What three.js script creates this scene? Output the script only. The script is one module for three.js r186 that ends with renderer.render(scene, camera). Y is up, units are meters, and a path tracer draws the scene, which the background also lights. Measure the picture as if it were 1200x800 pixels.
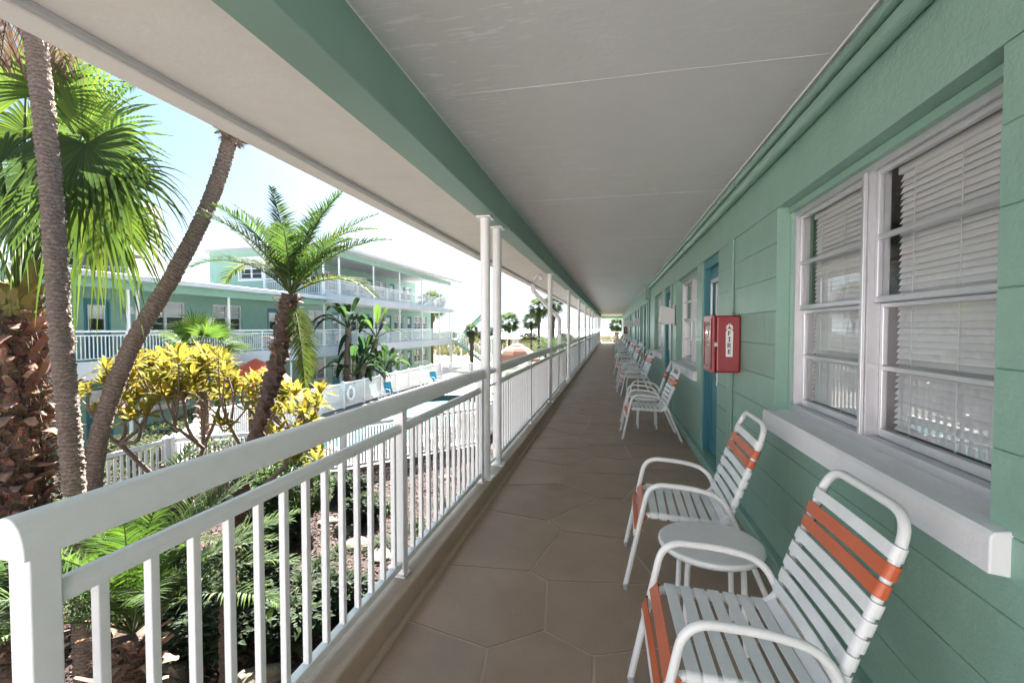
import * as THREE from 'three';
import { mergeGeometries, toCreasedNormals } from 'three/addons/utils/BufferGeometryUtils.js';
import { RoundedBoxGeometry } from 'three/addons/geometries/RoundedBoxGeometry.js';
import { TextGeometry } from 'three/addons/geometries/TextGeometry.js';
import { FontLoader } from 'three/addons/loaders/FontLoader.js';

// ---------------------------------------------------------------- camera, sky, sun, exposure
const scene = new THREE.Scene();
const renderer = new THREE.WebGLRenderer({ antialias: true });
renderer.toneMapping = THREE.LinearToneMapping;
renderer.toneMappingExposure = 11.5;
renderer.shadowMap.enabled = true;

const FOCAL = 545, EYE = 1.40;                       // focal length in pixels of the 1200 x 800 photograph
const pitch = Math.atan(16 / FOCAL), yaw = Math.atan(117 * Math.cos(pitch) / FOCAL);
const camera = new THREE.PerspectiveCamera(2 * Math.atan(400 / FOCAL) * 180 / Math.PI, 1200 / 800, 0.05, 4000);
camera.position.set(0, EYE, 0);
const FWD = new THREE.Vector3(-Math.sin(yaw) * Math.cos(pitch), -Math.sin(pitch), -Math.cos(yaw) * Math.cos(pitch));
const RIGHT = new THREE.Vector3(Math.cos(yaw), 0, -Math.sin(yaw));
const UP = new THREE.Vector3().crossVectors(RIGHT, FWD);
camera.lookAt(camera.position.clone().add(FWD));
scene.add(camera);
// a pixel of the photograph and a distance give a point
function at(px, py, d) {
  return camera.position.clone().addScaledVector(FWD, d).addScaledVector(RIGHT, (px - 600) / FOCAL * d).addScaledVector(UP, (400 - py) / FOCAL * d);
}

const sunAz = -8 * Math.PI / 180, sunEl = 43 * Math.PI / 180;   // almost along the walkway, above the sea
const SUN = new THREE.Vector3(Math.sin(sunAz) * Math.cos(sunEl), Math.sin(sunEl), -Math.cos(sunAz) * Math.cos(sunEl));
const sun = new THREE.DirectionalLight(new THREE.Color(1.0, 0.965, 0.91), 5.0);
sun.position.copy(SUN).multiplyScalar(80).add(new THREE.Vector3(-6, 0, -18));
sun.target.position.set(-6, 0, -18);
sun.castShadow = true;
sun.shadow.mapSize.set(4096, 4096);
Object.assign(sun.shadow.camera, { left: -45, right: 45, top: 45, bottom: -45, near: 1, far: 220 });
sun.shadow.radius = 1.2;
scene.add(sun, sun.target);

{ // hazy seaside sky: pale blue overhead, white towards the horizon and round the sun
  const W = 512, H = 256, d = new Float32Array(W * H * 4), v = new THREE.Vector3();
  for (let j = 0; j < H; j++) for (let i = 0; i < W; i++) {
    const el = ((j + 0.5) / H - 0.5) * Math.PI, az = ((i + 0.5) / W - 0.5) * 2 * Math.PI;
    v.set(Math.cos(el) * Math.cos(az), Math.sin(el), Math.cos(el) * Math.sin(az));
    const h = Math.max(0, Math.sin(el)), k = Math.pow(1 - h, 4.2);
    const ang = Math.acos(Math.min(1, Math.max(-1, v.dot(SUN)))) * 180 / Math.PI;
    const lobe = 0.42 * Math.exp(-Math.pow(ang / 22.5, 2)) + 0.35 * Math.exp(-Math.pow(ang / 13, 2));
    const o = (j * W + i) * 4;
    d[o] = 0.024 + 0.120 * k + lobe * 1.0;
    d[o + 1] = 0.056 + 0.105 * k + lobe * 0.98;
    d[o + 2] = 0.090 + 0.085 * k + lobe * 0.94;
    d[o + 3] = 1;
  }
  const sky = new THREE.DataTexture(d, W, H, THREE.RGBAFormat, THREE.FloatType);
  sky.mapping = THREE.EquirectangularReflectionMapping;
  sky.magFilter = sky.minFilter = THREE.LinearFilter;
  sky.wrapS = THREE.RepeatWrapping;
  sky.needsUpdate = true;
  scene.background = sky; scene.environment = sky;
}

// ---------------------------------------------------------------- helpers
function mulberry(a) { return () => { a |= 0; a = a + 0x6D2B79F5 | 0; let t = Math.imul(a ^ a >>> 15, 1 | a); t = t + Math.imul(t ^ t >>> 7, 61 | t) ^ t; return ((t ^ t >>> 14) >>> 0) / 4294967296; }; }
const rnd = mulberry(20240611);
const rr = (a, b, r = rnd) => a + (b - a) * r();
const V = (x, y, z) => new THREE.Vector3(x, y, z);
const used = {};
function numbered(n) { if (!(n in used)) { used[n] = 0; return n; } used[n]++; return n + '_' + String(used[n]).padStart(3, '0'); }
function tag(o, label, category, group, kind) { if (label) o.userData.label = label; if (category) o.userData.category = category; if (group) o.userData.group = group; if (kind) o.userData.kind = kind; return o; }
function thing(name, pos, turn, label, category, group) { const g = new THREE.Group(); g.name = numbered(name); g.position.set(...pos); g.rotation.y = turn || 0; scene.add(g); return tag(g, label, category, group); }
function node(name, parent) { const g = new THREE.Group(); g.name = name; parent.add(g); return g; }
function clean(g) {
  g = g.index ? g.toNonIndexed() : g;
  for (const k of Object.keys(g.attributes)) if (!['position', 'normal', 'uv', 'color'].includes(k)) g.deleteAttribute(k);
  if (!g.attributes.normal) g.computeVertexNormals();
  if (!g.attributes.uv) g.setAttribute('uv', new THREE.BufferAttribute(new Float32Array(g.attributes.position.count * 2), 2));
  g.morphAttributes = {};
  return g;
}
function join(list) {
  const l = list.map(clean), anyCol = l.some(g => g.attributes.color);
  if (anyCol) for (const g of l) if (!g.attributes.color) g.setAttribute('color', new THREE.BufferAttribute(new Float32Array(g.attributes.position.count * 3).fill(1), 3));
  return l.length === 1 ? l[0] : mergeGeometries(l, false);
}
function mesh(name, geo, mat, parent) {
  const m = new THREE.Mesh(Array.isArray(geo) ? join(geo) : geo, mat);
  m.name = parent === scene ? numbered(name) : name; m.castShadow = m.receiveShadow = true; parent.add(m); return m;
}
// uv in metres from the dominant direction of each face
function metres(g) {
  g = clean(g); const p = g.attributes.position, n = g.attributes.normal, u = new Float32Array(p.count * 2);
  for (let i = 0; i < p.count; i++) {
    const ax = Math.abs(n.getX(i)), ay = Math.abs(n.getY(i)), az = Math.abs(n.getZ(i));
    if (ay >= ax && ay >= az) { u[2 * i] = p.getX(i); u[2 * i + 1] = p.getZ(i); }
    else if (ax >= az) { u[2 * i] = p.getZ(i); u[2 * i + 1] = p.getY(i); }
    else { u[2 * i] = p.getX(i); u[2 * i + 1] = p.getY(i); }
  }
  g.setAttribute('uv', new THREE.BufferAttribute(u, 2)); return g;
}
function box(x0, x1, y0, y1, z0, z1) {
  const g = new THREE.BoxGeometry(Math.abs(x1 - x0), Math.abs(y1 - y0), Math.abs(z1 - z0)); g.translate((x0 + x1) / 2, (y0 + y1) / 2, (z0 + z1) / 2); return metres(g);
}
function rbox(x0, x1, y0, y1, z0, z1, r = 0.006, s = 2) {
  const w = Math.abs(x1 - x0), h = Math.abs(y1 - y0), d = Math.abs(z1 - z0);
  const g = new RoundedBoxGeometry(w, h, d, s, Math.min(r, w / 2.1, h / 2.1, d / 2.1)); g.translate((x0 + x1) / 2, (y0 + y1) / 2, (z0 + z1) / 2); return metres(g);
}
function cyl(x, y, z, r, h, seg = 16, r2 = r) { const g = new THREE.CylinderGeometry(r2, r, h, seg); g.translate(x, y + h / 2, z); return clean(g); }
// polyline with rounded corners
function rounded(pts, rads, n = 6) {
  const out = [];
  pts.forEach((p, i) => {
    const r = Array.isArray(rads) ? rads[i] : rads;
    if (i === 0 || i === pts.length - 1 || !r) { out.push(p.clone()); return; }
    const a = pts[i - 1].clone().sub(p), b = pts[i + 1].clone().sub(p), la = a.length(), lb = b.length();
    a.normalize(); b.normalize();
    const d = Math.min(r, la * 0.49, lb * 0.49), A = p.clone().addScaledVector(a, d), B = p.clone().addScaledVector(b, d);
    for (let k = 0; k <= n; k++) { const t = k / n; out.push(A.clone().multiplyScalar((1 - t) * (1 - t)).addScaledVector(p, 2 * t * (1 - t)).addScaledVector(B, t * t)); }
  });
  return out;
}
// tube along a polyline; radius may be a number or a function of (t, i, angle)
function sweep(pts, radius, seg = 8, cap = true, flat = 1) {
  const n = pts.length, pos = [], uv = [], idx = [], T = [];
  for (let i = 0; i < n; i++) { const a = pts[Math.max(0, i - 1)], b = pts[Math.min(n - 1, i + 1)]; T.push(b.clone().sub(a).normalize()); }
  let N = Math.abs(T[0].y) < 0.9 ? V(0, 1, 0) : V(1, 0, 0); N.sub(T[0].clone().multiplyScalar(N.dot(T[0]))).normalize();
  let len = 0;
  for (let i = 0; i < n; i++) {
    if (i) { len += pts[i].distanceTo(pts[i - 1]); N.sub(T[i].clone().multiplyScalar(N.dot(T[i]))).normalize(); }
    const B = T[i].clone().cross(N);
    for (let k = 0; k <= seg; k++) {
      const a = k / seg * 2 * Math.PI, r = typeof radius === 'function' ? radius(i / (n - 1), i, k % seg, len) : radius;
      const c = Math.cos(a) * r * flat, s = Math.sin(a) * r;
      pos.push(pts[i].x + N.x * c + B.x * s, pts[i].y + N.y * c + B.y * s, pts[i].z + N.z * c + B.z * s);
      uv.push(k / seg, len);
    }
  }
  for (let i = 0; i < n - 1; i++) for (let k = 0; k < seg; k++) { const a = i * (seg + 1) + k, b = a + seg + 1; idx.push(a, a + 1, b, a + 1, b + 1, b); }
  if (cap) for (const [i, f] of [[0, 1], [n - 1, -1]]) {
    const c = pos.length / 3; pos.push(pts[i].x, pts[i].y, pts[i].z); uv.push(0.5, i ? len : 0);
    for (let k = 0; k < seg; k++) { const a = i * (seg + 1) + k; if (f > 0) idx.push(c, a + 1, a); else idx.push(c, a, a + 1); }
  }
  const g = new THREE.BufferGeometry();
  g.setAttribute('position', new THREE.Float32BufferAttribute(pos, 3)); g.setAttribute('uv', new THREE.Float32BufferAttribute(uv, 2)); g.setIndex(idx);
  g.computeVertexNormals(); return g;
}
function curve(ctrl, n) { return new THREE.CatmullRomCurve3(ctrl, false, 'centripetal').getPoints(n); }
function paint(g, r, gg, b) { const n = g.attributes.position.count, c = new Float32Array(n * 3); for (let i = 0; i < n; i++) { c[3 * i] = r; c[3 * i + 1] = gg; c[3 * i + 2] = b; } g.setAttribute('color', new THREE.BufferAttribute(c, 3)); return g; }

// ---------------------------------------------------------------- procedural textures
function lattice(seed, P) { const r = mulberry(seed), a = new Float32Array(P * P); for (let i = 0; i < a.length; i++) a[i] = r(); return (x, y) => { const xi = Math.floor(x), yi = Math.floor(y), fx = x - xi, fy = y - yi, sx = fx * fx * (3 - 2 * fx), sy = fy * fy * (3 - 2 * fy); const q = (i, j) => a[((j % P + P) % P) * P + ((i % P + P) % P)]; return (q(xi, yi) * (1 - sx) + q(xi + 1, yi) * sx) * (1 - sy) + (q(xi, yi + 1) * (1 - sx) + q(xi + 1, yi + 1) * sx) * sy; }; }
function fbm(seed, P, oct) { const L = []; for (let o = 0; o < oct; o++) L.push(lattice(seed + o * 17, P << o)); return (u, v) => { let s = 0, a = 0.5, t = 0; for (let o = 0; o < oct; o++) { s += a * L[o](u * (P << o), v * (P << o)); t += a; a *= 0.55; } return s / t; }; }
function texture(size, fn, srgb = true, sizeY = size) {
  const d = new Uint8Array(size * sizeY * 4), enc = v => { v = Math.max(0, Math.min(1, v)); return srgb ? (v <= 0.0031308 ? 12.92 * v : 1.055 * Math.pow(v, 1 / 2.4) - 0.055) : v; };   // values are linear reflectances
  for (let j = 0; j < sizeY; j++) for (let i = 0; i < size; i++) { const c = fn(i / size, j / sizeY), o = (j * size + i) * 4; for (let k = 0; k < 3; k++) d[o + k] = Math.round(255 * enc(typeof c === 'number' ? c : c[k])); d[o + 3] = 255; }
  const t = new THREE.DataTexture(d, size, sizeY, THREE.RGBAFormat); t.wrapS = t.wrapT = THREE.RepeatWrapping; t.magFilter = THREE.LinearFilter; t.minFilter = THREE.LinearMipmapLinearFilter; t.generateMipmaps = true; t.colorSpace = srgb ? THREE.SRGBColorSpace : THREE.NoColorSpace; t.needsUpdate = true; return t;
}
function rep(t, su, sv = su) { const c = t.clone(); c.repeat.set(1 / su, 1 / sv); c.needsUpdate = true; return c; }
const lin = (r, g, b) => new THREE.Color().setRGB(r, g, b);
const std = (c, rough, o = {}) => new THREE.MeshStandardMaterial({ color: c, roughness: rough, ...o });

function stretched(seed, PX, PY) { const r = mulberry(seed), a = new Float32Array(PX * PY); for (let i = 0; i < a.length; i++) a[i] = r(); return (x, y) => { const xi = Math.floor(x), yi = Math.floor(y), fx = x - xi, fy = y - yi, sx = fx * fx * (3 - 2 * fx), sy = fy * fy * (3 - 2 * fy); const q = (i, j) => a[((j % PY + PY) % PY) * PX + ((i % PX + PX) % PX)]; return (q(xi, yi) * (1 - sx) + q(xi + 1, yi) * sx) * (1 - sy) + (q(xi, yi + 1) * (1 - sx) + q(xi + 1, yi + 1) * sx) * sy; }; }
const streakL = [stretched(5, 22, 160), stretched(6, 60, 320)];
const nA = fbm(11, 4, 6), nB = fbm(53, 8, 5), nC = fbm(91, 32, 4), nD = fbm(7, 3, 4);
const tMottle = texture(512, (u, v) => 0.93 + 0.12 * (nA(u, v) - 0.5) * 1.6 + 0.05 * (nC(u, v) - 0.5));
const tWall = texture(1024, (u, v) => { const a = nA(u, v) - 0.5, b = nB(u, v) - 0.5, c = nC(u, v) - 0.5, sc = Math.max(0, streakL[0](v * 22, u * 160) - 0.78) * Math.max(0, nD(u, v) - 0.5) * 2.2, k = 0.90 + 0.22 * a + 0.10 * b + 0.07 * c; return [k + sc, k * (1 - 0.03 * a) + sc, k * (1 + 0.04 * a) + sc]; });
const tBlock = texture(512, (u, v) => 0.5 + 0.7 * (nC(u, v) - 0.5) + 0.8 * (nB(u, v) - 0.5), false);
const tRoller = texture(512, (u, v) => 0.5 + 0.5 * (nC(u, v) - 0.5) + 0.35 * (nB(u, v) - 0.5), false);
// ceiling plaster: grey white with pale scuffs and rubbed streaks running across the walkway
const tCeil = texture(1024, (u, v) => {
  const base = 0.85 + 0.07 * (nA(u, v) - 0.5) + 0.03 * (nC(u, v) - 0.5);
  const s = fbmStreak(u, v), patch = Math.max(0, nB(u, v) - 0.66) * Math.max(0, nD(u + 0.3, v) - 0.52) * 14;
  const k = Math.min(1, s + Math.min(0.8, patch));
  return [base + 0.11 * k, base * 0.995 + 0.115 * k, base * 0.985 + 0.12 * k];
});
function fbmStreak(u, v) { const a = sA(u, v), m = nD(u, v); return Math.max(0, Math.min(1, (a - 0.66) * 9)) * Math.max(0, Math.min(1, (m - 0.44) * 6)); }
function sA(u, v) { return streakL[0](u * 22, v * 160) * 0.55 + streakL[1](u * 60, v * 320) * 0.45; }

const L7 = lattice(71, 512), L8 = lattice(72, 400), barkL = [stretched(8, 64, 24), stretched(9, 128, 64)];
const sA2 = (u, v) => 0.5 * barkL[0](u * 64, v * 24) + 0.5 * barkL[1](u * 128, v * 64);
const tFloor = texture(1024, (u, v) => {
  const sp = (L7(u * 512, v * 512) - 0.5), big = nA(u, v) - 0.5, mid = nB(u, v) - 0.5;
  const fleck = L8(u * 400, v * 400) > 0.985 ? 0.22 : 0;
  const k = 0.78 + 0.13 * sp + 0.26 * big + 0.14 * mid + fleck - 0.5 * Math.max(0, nD(u, v) - 0.66);
  return [k, k * 0.985, k * 0.97];
});
const tBark = texture(512, (u, v) => {
  const ring = 0.5 + 0.5 * Math.sin((v * 13 + 2.6 * (nA(u, v) - 0.5) + 1.6 * (nB(u, v) - 0.5)) * Math.PI * 2);
  const f = sA2(u, v), k = 0.42 + 0.34 * ring * (0.6 + 0.8 * f) + 0.28 * (f - 0.5) + 0.15 * (nC(u, v) - 0.5);
  return [k, k * 0.93, k * 0.86];
});
const tMulch = texture(1024, (u, v) => {
  const a = nC(u, v), b = L7(u * 300, v * 300), big = nA(u, v), k = 0.30 + 0.5 * a + 0.35 * (b - 0.5);
  const red = 0.5 + (big - 0.5) * 1.2;
  return [k * 1.05, k * (0.72 - 0.14 * red), k * (0.62 - 0.16 * red)];
});
const tGround = texture(1024, (u, v) => { const a = nA(u, v), b = nC(u, v), k = 0.70 + 0.35 * (a - 0.5) + 0.3 * (b - 0.5); return [k, k * 0.98, k * 0.92]; });
const tGrass = texture(512, (u, v) => { const a = nA(u, v), b = nC(u, v), c = L7(u * 256, v * 256); const k = 0.62 + 0.4 * (a - 0.5) + 0.45 * (b - 0.5) + 0.2 * (c - 0.5); return [k * (0.9 + 0.2 * a), k, k * 0.8]; });
const tWater = texture(512, (u, v) => 0.5 + 0.9 * (nB(u, v) - 0.5), false);
const tRust = texture(512, (u, v) => { const s = Math.max(0, nB(u, v) - 0.66) * 1.2; return [0.95 - 0.15 * s, 0.95 - 0.35 * s, 0.94 - 0.5 * s]; });

const M = {};
M.mint = std(lin(0.275, 0.455, 0.365), 0.36, { map: rep(tWall, 2.3), bumpMap: rep(tBlock, 0.3), bumpScale: 0.0022 });
M.mint2 = std(lin(0.268, 0.447, 0.358), 0.33, { map: rep(tWall, 1.9), bumpMap: rep(tBlock, 0.27), bumpScale: 0.0022 });
M.beam = std(lin(0.28, 0.44, 0.37), 0.6, { map: rep(tMottle, 2.1), bumpMap: rep(tRoller, 0.5), bumpScale: 0.001 });
M.teal = std(lin(0.055, 0.225, 0.265), 0.45, { map: rep(tMottle, 1.1) });
M.white = std(lin(0.80, 0.795, 0.80), 0.42, { map: rep(tMottle, 0.9) });
M.rail = std(lin(0.87, 0.86, 0.855), 0.36, { map: rep(tMottle, 0.8), bumpMap: rep(tRoller, 0.25), bumpScale: 0.0004 });
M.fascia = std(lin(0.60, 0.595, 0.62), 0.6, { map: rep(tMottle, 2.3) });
M.soffit = std(lin(0.88, 0.855, 0.82), 0.75, { map: rep(tMottle, 1.9), bumpMap: rep(tRoller, 0.6), bumpScale: 0.0015 });
M.ceil = std(lin(0.91, 0.905, 0.915), 0.7, { map: rep(tCeil, 2.6), bumpMap: rep(tRoller, 0.7), bumpScale: 0.0015 });
M.seam = std(lin(0.88, 0.88, 0.89), 0.7);
M.floor = std(lin(0.50, 0.345, 0.255), 0.5, { map: rep(tFloor, 1.7), bumpMap: rep(tRoller, 0.12), bumpScale: 0.0006 });
M.floor2 = std(lin(0.485, 0.337, 0.252), 0.54, { map: rep(tFloor, 1.3), bumpMap: rep(tRoller, 0.12), bumpScale: 0.0006 });
M.joint = std(lin(0.70, 0.54, 0.42), 0.8, { map: rep(tFloor, 1.0) });
M.curb = std(lin(0.58, 0.44, 0.335), 0.5, { map: rep(tFloor, 1.1) });
M.alu = std(lin(0.64, 0.64, 0.665), 0.3, { metalness: 0.5, map: rep(tMottle, 0.4) });
M.dark = std(lin(0.02, 0.02, 0.022), 0.6);
M.glass = new THREE.MeshPhysicalMaterial({ color: 0xffffff, roughness: 0.015, metalness: 0, transmission: 1, thickness: 0, ior: 1.5 });
M.slat = std(lin(0.66, 0.66, 0.665), 0.45);
M.room = std(lin(0.35, 0.31, 0.27), 0.9);
M.chair = std(lin(0.86, 0.845, 0.83), 0.28, { map: rep(tMottle, 0.5) });
M.strap = std(lin(0.86, 0.85, 0.845), 0.42, { map: rep(tMottle, 0.3) });
M.orange = std(lin(0.62, 0.125, 0.045), 0.38, { map: rep(tMottle, 0.3) });
M.foot = std(lin(0.35, 0.34, 0.33), 0.6);
M.red = new THREE.MeshPhysicalMaterial({ color: lin(0.30, 0.016, 0.022), roughness: 0.34, clearcoat: 0.4, clearcoatRoughness: 0.25, map: rep(tMottle, 0.5) });
M.ink = std(lin(0.06, 0.01, 0.012), 0.6);
M.sign = std(lin(0.78, 0.77, 0.76), 0.5);
M.metal = std(lin(0.45, 0.44, 0.42), 0.35, { metalness: 0.9 });
M.bark = std(lin(0.25, 0.195, 0.168), 0.95, { map: rep(tBark, 1, 0.55), bumpMap: rep(tBark, 1, 0.55), bumpScale: 0.012 });
M.barkDark = std(lin(0.135, 0.09, 0.07), 0.95, { map: rep(tBark, 1, 0.3), bumpMap: rep(tBark, 1, 0.3), bumpScale: 0.012 });
M.boot = std(0xffffff, 0.9, { vertexColors: true, map: rep(tMottle, 0.4) });
M.twig = std(lin(0.24, 0.19, 0.165), 0.85, { map: rep(tBark, 1, 0.2) });
const leafy = (rough, tr) => new THREE.MeshPhysicalMaterial({ color: lin(0.45, 0.45, 0.45), roughness: rough, transmission: tr, thickness: 0, ior: 1.35, specularIntensity: 0.35, vertexColors: true });
M.leaf = leafy(0.94, 0.5);
M.leafYellow = leafy(0.95, 0.45); M.leafYellow.color.setRGB(0.52, 0.52, 0.52);
M.leafFan = leafy(0.95, 0.62); M.leafFan.color.setRGB(0.52, 0.52, 0.52);
M.leafDull = leafy(0.95, 0.25);
M.mulch = std(lin(0.055, 0.042, 0.04), 0.95, { map: rep(tMulch, 1.1), bumpMap: rep(tMulch, 1.1), bumpScale: 0.03 });
M.deck = std(lin(0.24, 0.215, 0.20), 0.85, { map: rep(tGround, 3.1) });
M.lawn = std(lin(0.055, 0.085, 0.016), 0.95, { map: rep(tGrass, 2.3) });
M.sand = std(lin(0.085, 0.064, 0.042), 0.95, { map: rep(tGround, 9) });
M.sea = std(lin(0.10, 0.22, 0.26), 0.25);
M.pool = std(lin(0.012, 0.092, 0.105), 0.6, { map: rep(tMottle, 2) });
M.water = new THREE.MeshPhysicalMaterial({ color: lin(0.75, 0.97, 0.98), roughness: 0.03, transmission: 1, thickness: 0, ior: 1.33, specularIntensity: 0.14, bumpMap: rep(tWater, 2.2), bumpScale: 0.005 });
M.stone = std(lin(0.16, 0.13, 0.10), 0.9, { map: rep(tGround, 0.8), bumpMap: rep(tRoller, 0.3), bumpScale: 0.01 });
M.umbrella = new THREE.MeshPhysicalMaterial({ color: lin(0.55, 0.075, 0.015), roughness: 0.97, transmission: 0.4, thickness: 0 });
M.peach = new THREE.MeshPhysicalMaterial({ color: lin(0.34, 0.17, 0.11), roughness: 0.97, transmission: 0.35, thickness: 0 });
M.sling = std(lin(0.02, 0.24, 0.34), 0.7);
M.sillWhite = std(lin(0.84, 0.83, 0.85), 0.6, { map: rep(tRust, 1.3), bumpMap: rep(tRoller, 0.4), bumpScale: 0.002 });
M.stucco = std(lin(0.455, 0.42, 0.425), 0.85, { map: rep(tMottle, 2.7), bumpMap: rep(tRoller, 0.5), bumpScale: 0.003 });
M.asphalt = std(lin(0.11, 0.108, 0.105), 0.9, { map: rep(tGround, 2.3) });
M.tower = std(lin(0.20, 0.19, 0.19), 0.8, { map: rep(tMottle, 3) });
// ---------------------------------------------------------------- the wing with the covered walkway (camera stands on it)
const WALL = 0.96, CEIL = 2.58, END = 46.2, BACK = -1.3, GY = -2.65;
const wing = thing('motel_wing', [0, 0, 0], 0, 'mint green concrete block motel wing with a long roofed upper walkway', 'building');

// windows and doors are built facing local +z, then turned; used on both wings
function hungWindow(parent, pos, turn, w, h, units, detail, mats = {}) {
  const g = node('window', parent); g.position.set(...pos); g.rotation.y = turn;
  const fr = mats.frame || M.alu, F = 0.028, mul = 0.052, uw = (w - mul * (units - 1)) / units;
  const frame = [], sash = [];
  frame.push(box(-w / 2, w / 2, h - F, h, -0.07, 0), box(-w / 2, w / 2, 0, F * 1.3, -0.07, 0.012));
  frame.push(box(-w / 2, -w / 2 + F, F * 1.3, h - F, -0.07, 0.004), box(w / 2 - F, w / 2, F * 1.3, h - F, -0.07, 0.004));
  for (let u = 1; u < units; u++) { const x = -w / 2 + u * (uw + mul) - mul; frame.push(box(x, x + mul, F * 1.3, h - F, -0.07, 0.006)); if (detail > 1) frame.push(rbox(x + mul * 0.3, x + mul * 0.7, F * 1.3, h - F, 0.006, 0.022, 0.004)); }
  mesh('frame', frame, fr, g);
  for (let u = 0; u < units; u++) {
    const x0 = -w / 2 + u * (uw + mul) + (u ? 0 : F), x1 = -w / 2 + u * (uw + mul) + uw - (u === units - 1 ? F : 0), y0 = F * 1.3, y1 = h - F, ym = y0 + (y1 - y0) * 0.505;
    const S = 0.021, b = detail > 1 ? rbox : box;
    for (const [ya, yb, zz] of [[y0, ym, -0.050], [ym, y1, -0.026]]) {
      const s = [], mid = (ya + yb) / 2 + (ya === y0 ? 0.01 : -0.005);
      s.push(b(x0, x0 + S, ya, yb, zz - 0.012, zz + 0.012), b(x1 - S, x1, ya, yb, zz - 0.012, zz + 0.012));
      s.push(b(x0 + S, x1 - S, ya, ya + S * (ya === y0 ? 1.8 : 1.25), zz - 0.014, zz + 0.015), b(x0 + S, x1 - S, yb - S, yb, zz - 0.014, zz + 0.013), b(x0 + S, x1 - S, mid - 0.011, mid + 0.011, zz - 0.011, zz + 0.014));
      mesh('sash', s, fr, g);
      for (const [pa, pb] of [[ya + S, mid - 0.01], [mid + 0.01, yb - S]]) {
        const p = new THREE.PlaneGeometry(x1 - x0 - 2 * S + 0.006, pb - pa + 0.006); p.translate((x0 + x1) / 2, (pa + pb) / 2, zz);
        mesh('pane', metres(p), M.glass, g);
      }
    }
    // venetian blind behind the glass
    const bx0 = x0 + (detail > 1 ? 0.026 : 0.03), bx1 = x1 - 0.03, zB = -0.095, top = y1 - 0.03;
    const bl = mats.blind === false ? 0 : 1;
    if (bl) {
      mesh('head_rail', box(bx0, bx1, top, top + 0.03, zB - 0.015, zB + 0.015), M.slat, g);
      const slats = [], pitchY = detail > 1 ? 0.0245 : 0.05, n = Math.floor((top - y0 - 0.02) / pitchY * (mats.blind || 1));
      const sg = [0, 1, 2].map(k => {
        const tilt = (detail > 1 ? [1.16, 1.10, 1.2][k] : 1.1), q = new THREE.BoxGeometry(bx1 - bx0, 0.0012, pitchY * 1.32);
        q.rotateX(tilt); return metres(q);
      });
      for (let k = 0; k < n; k++) {
        const y = top - (k + 0.6) * pitchY;
        if (detail > 1) { const m = mesh('blind_slat', sg[k % 3], M.slat, g); m.position.set((bx0 + bx1) / 2, y, zB); m.rotation.z = rr(-0.002, 0.002); m.rotation.x = k > n * 0.70 ? -0.22 - 0.08 * rnd() : rr(-0.03, 0.03); }
        else { const q = sg[k % 3].clone(); q.translate((bx0 + bx1) / 2, y, zB); slats.push(q); }
      }
      if (slats.length) tag(mesh('blind_slats', slats, M.slat, g), null, null, null, 'stuff');
      if (detail > 1) {
        const cords = [];
        for (const f of [0.16, 0.52, 0.86]) cords.push(sweep([V(bx0 + f * (bx1 - bx0), top, zB + 0.016), V(bx0 + f * (bx1 - bx0), y0 + 0.02, zB + 0.016)], 0.0016, 5));
        mesh('cord', cords, M.slat, g);
        mesh('bottom_rail', box(bx0, bx1, y0 + 0.004, y0 + 0.018, zB - 0.012, zB + 0.012), M.slat, g);
      }
    }
  }
  return g;
}
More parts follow.
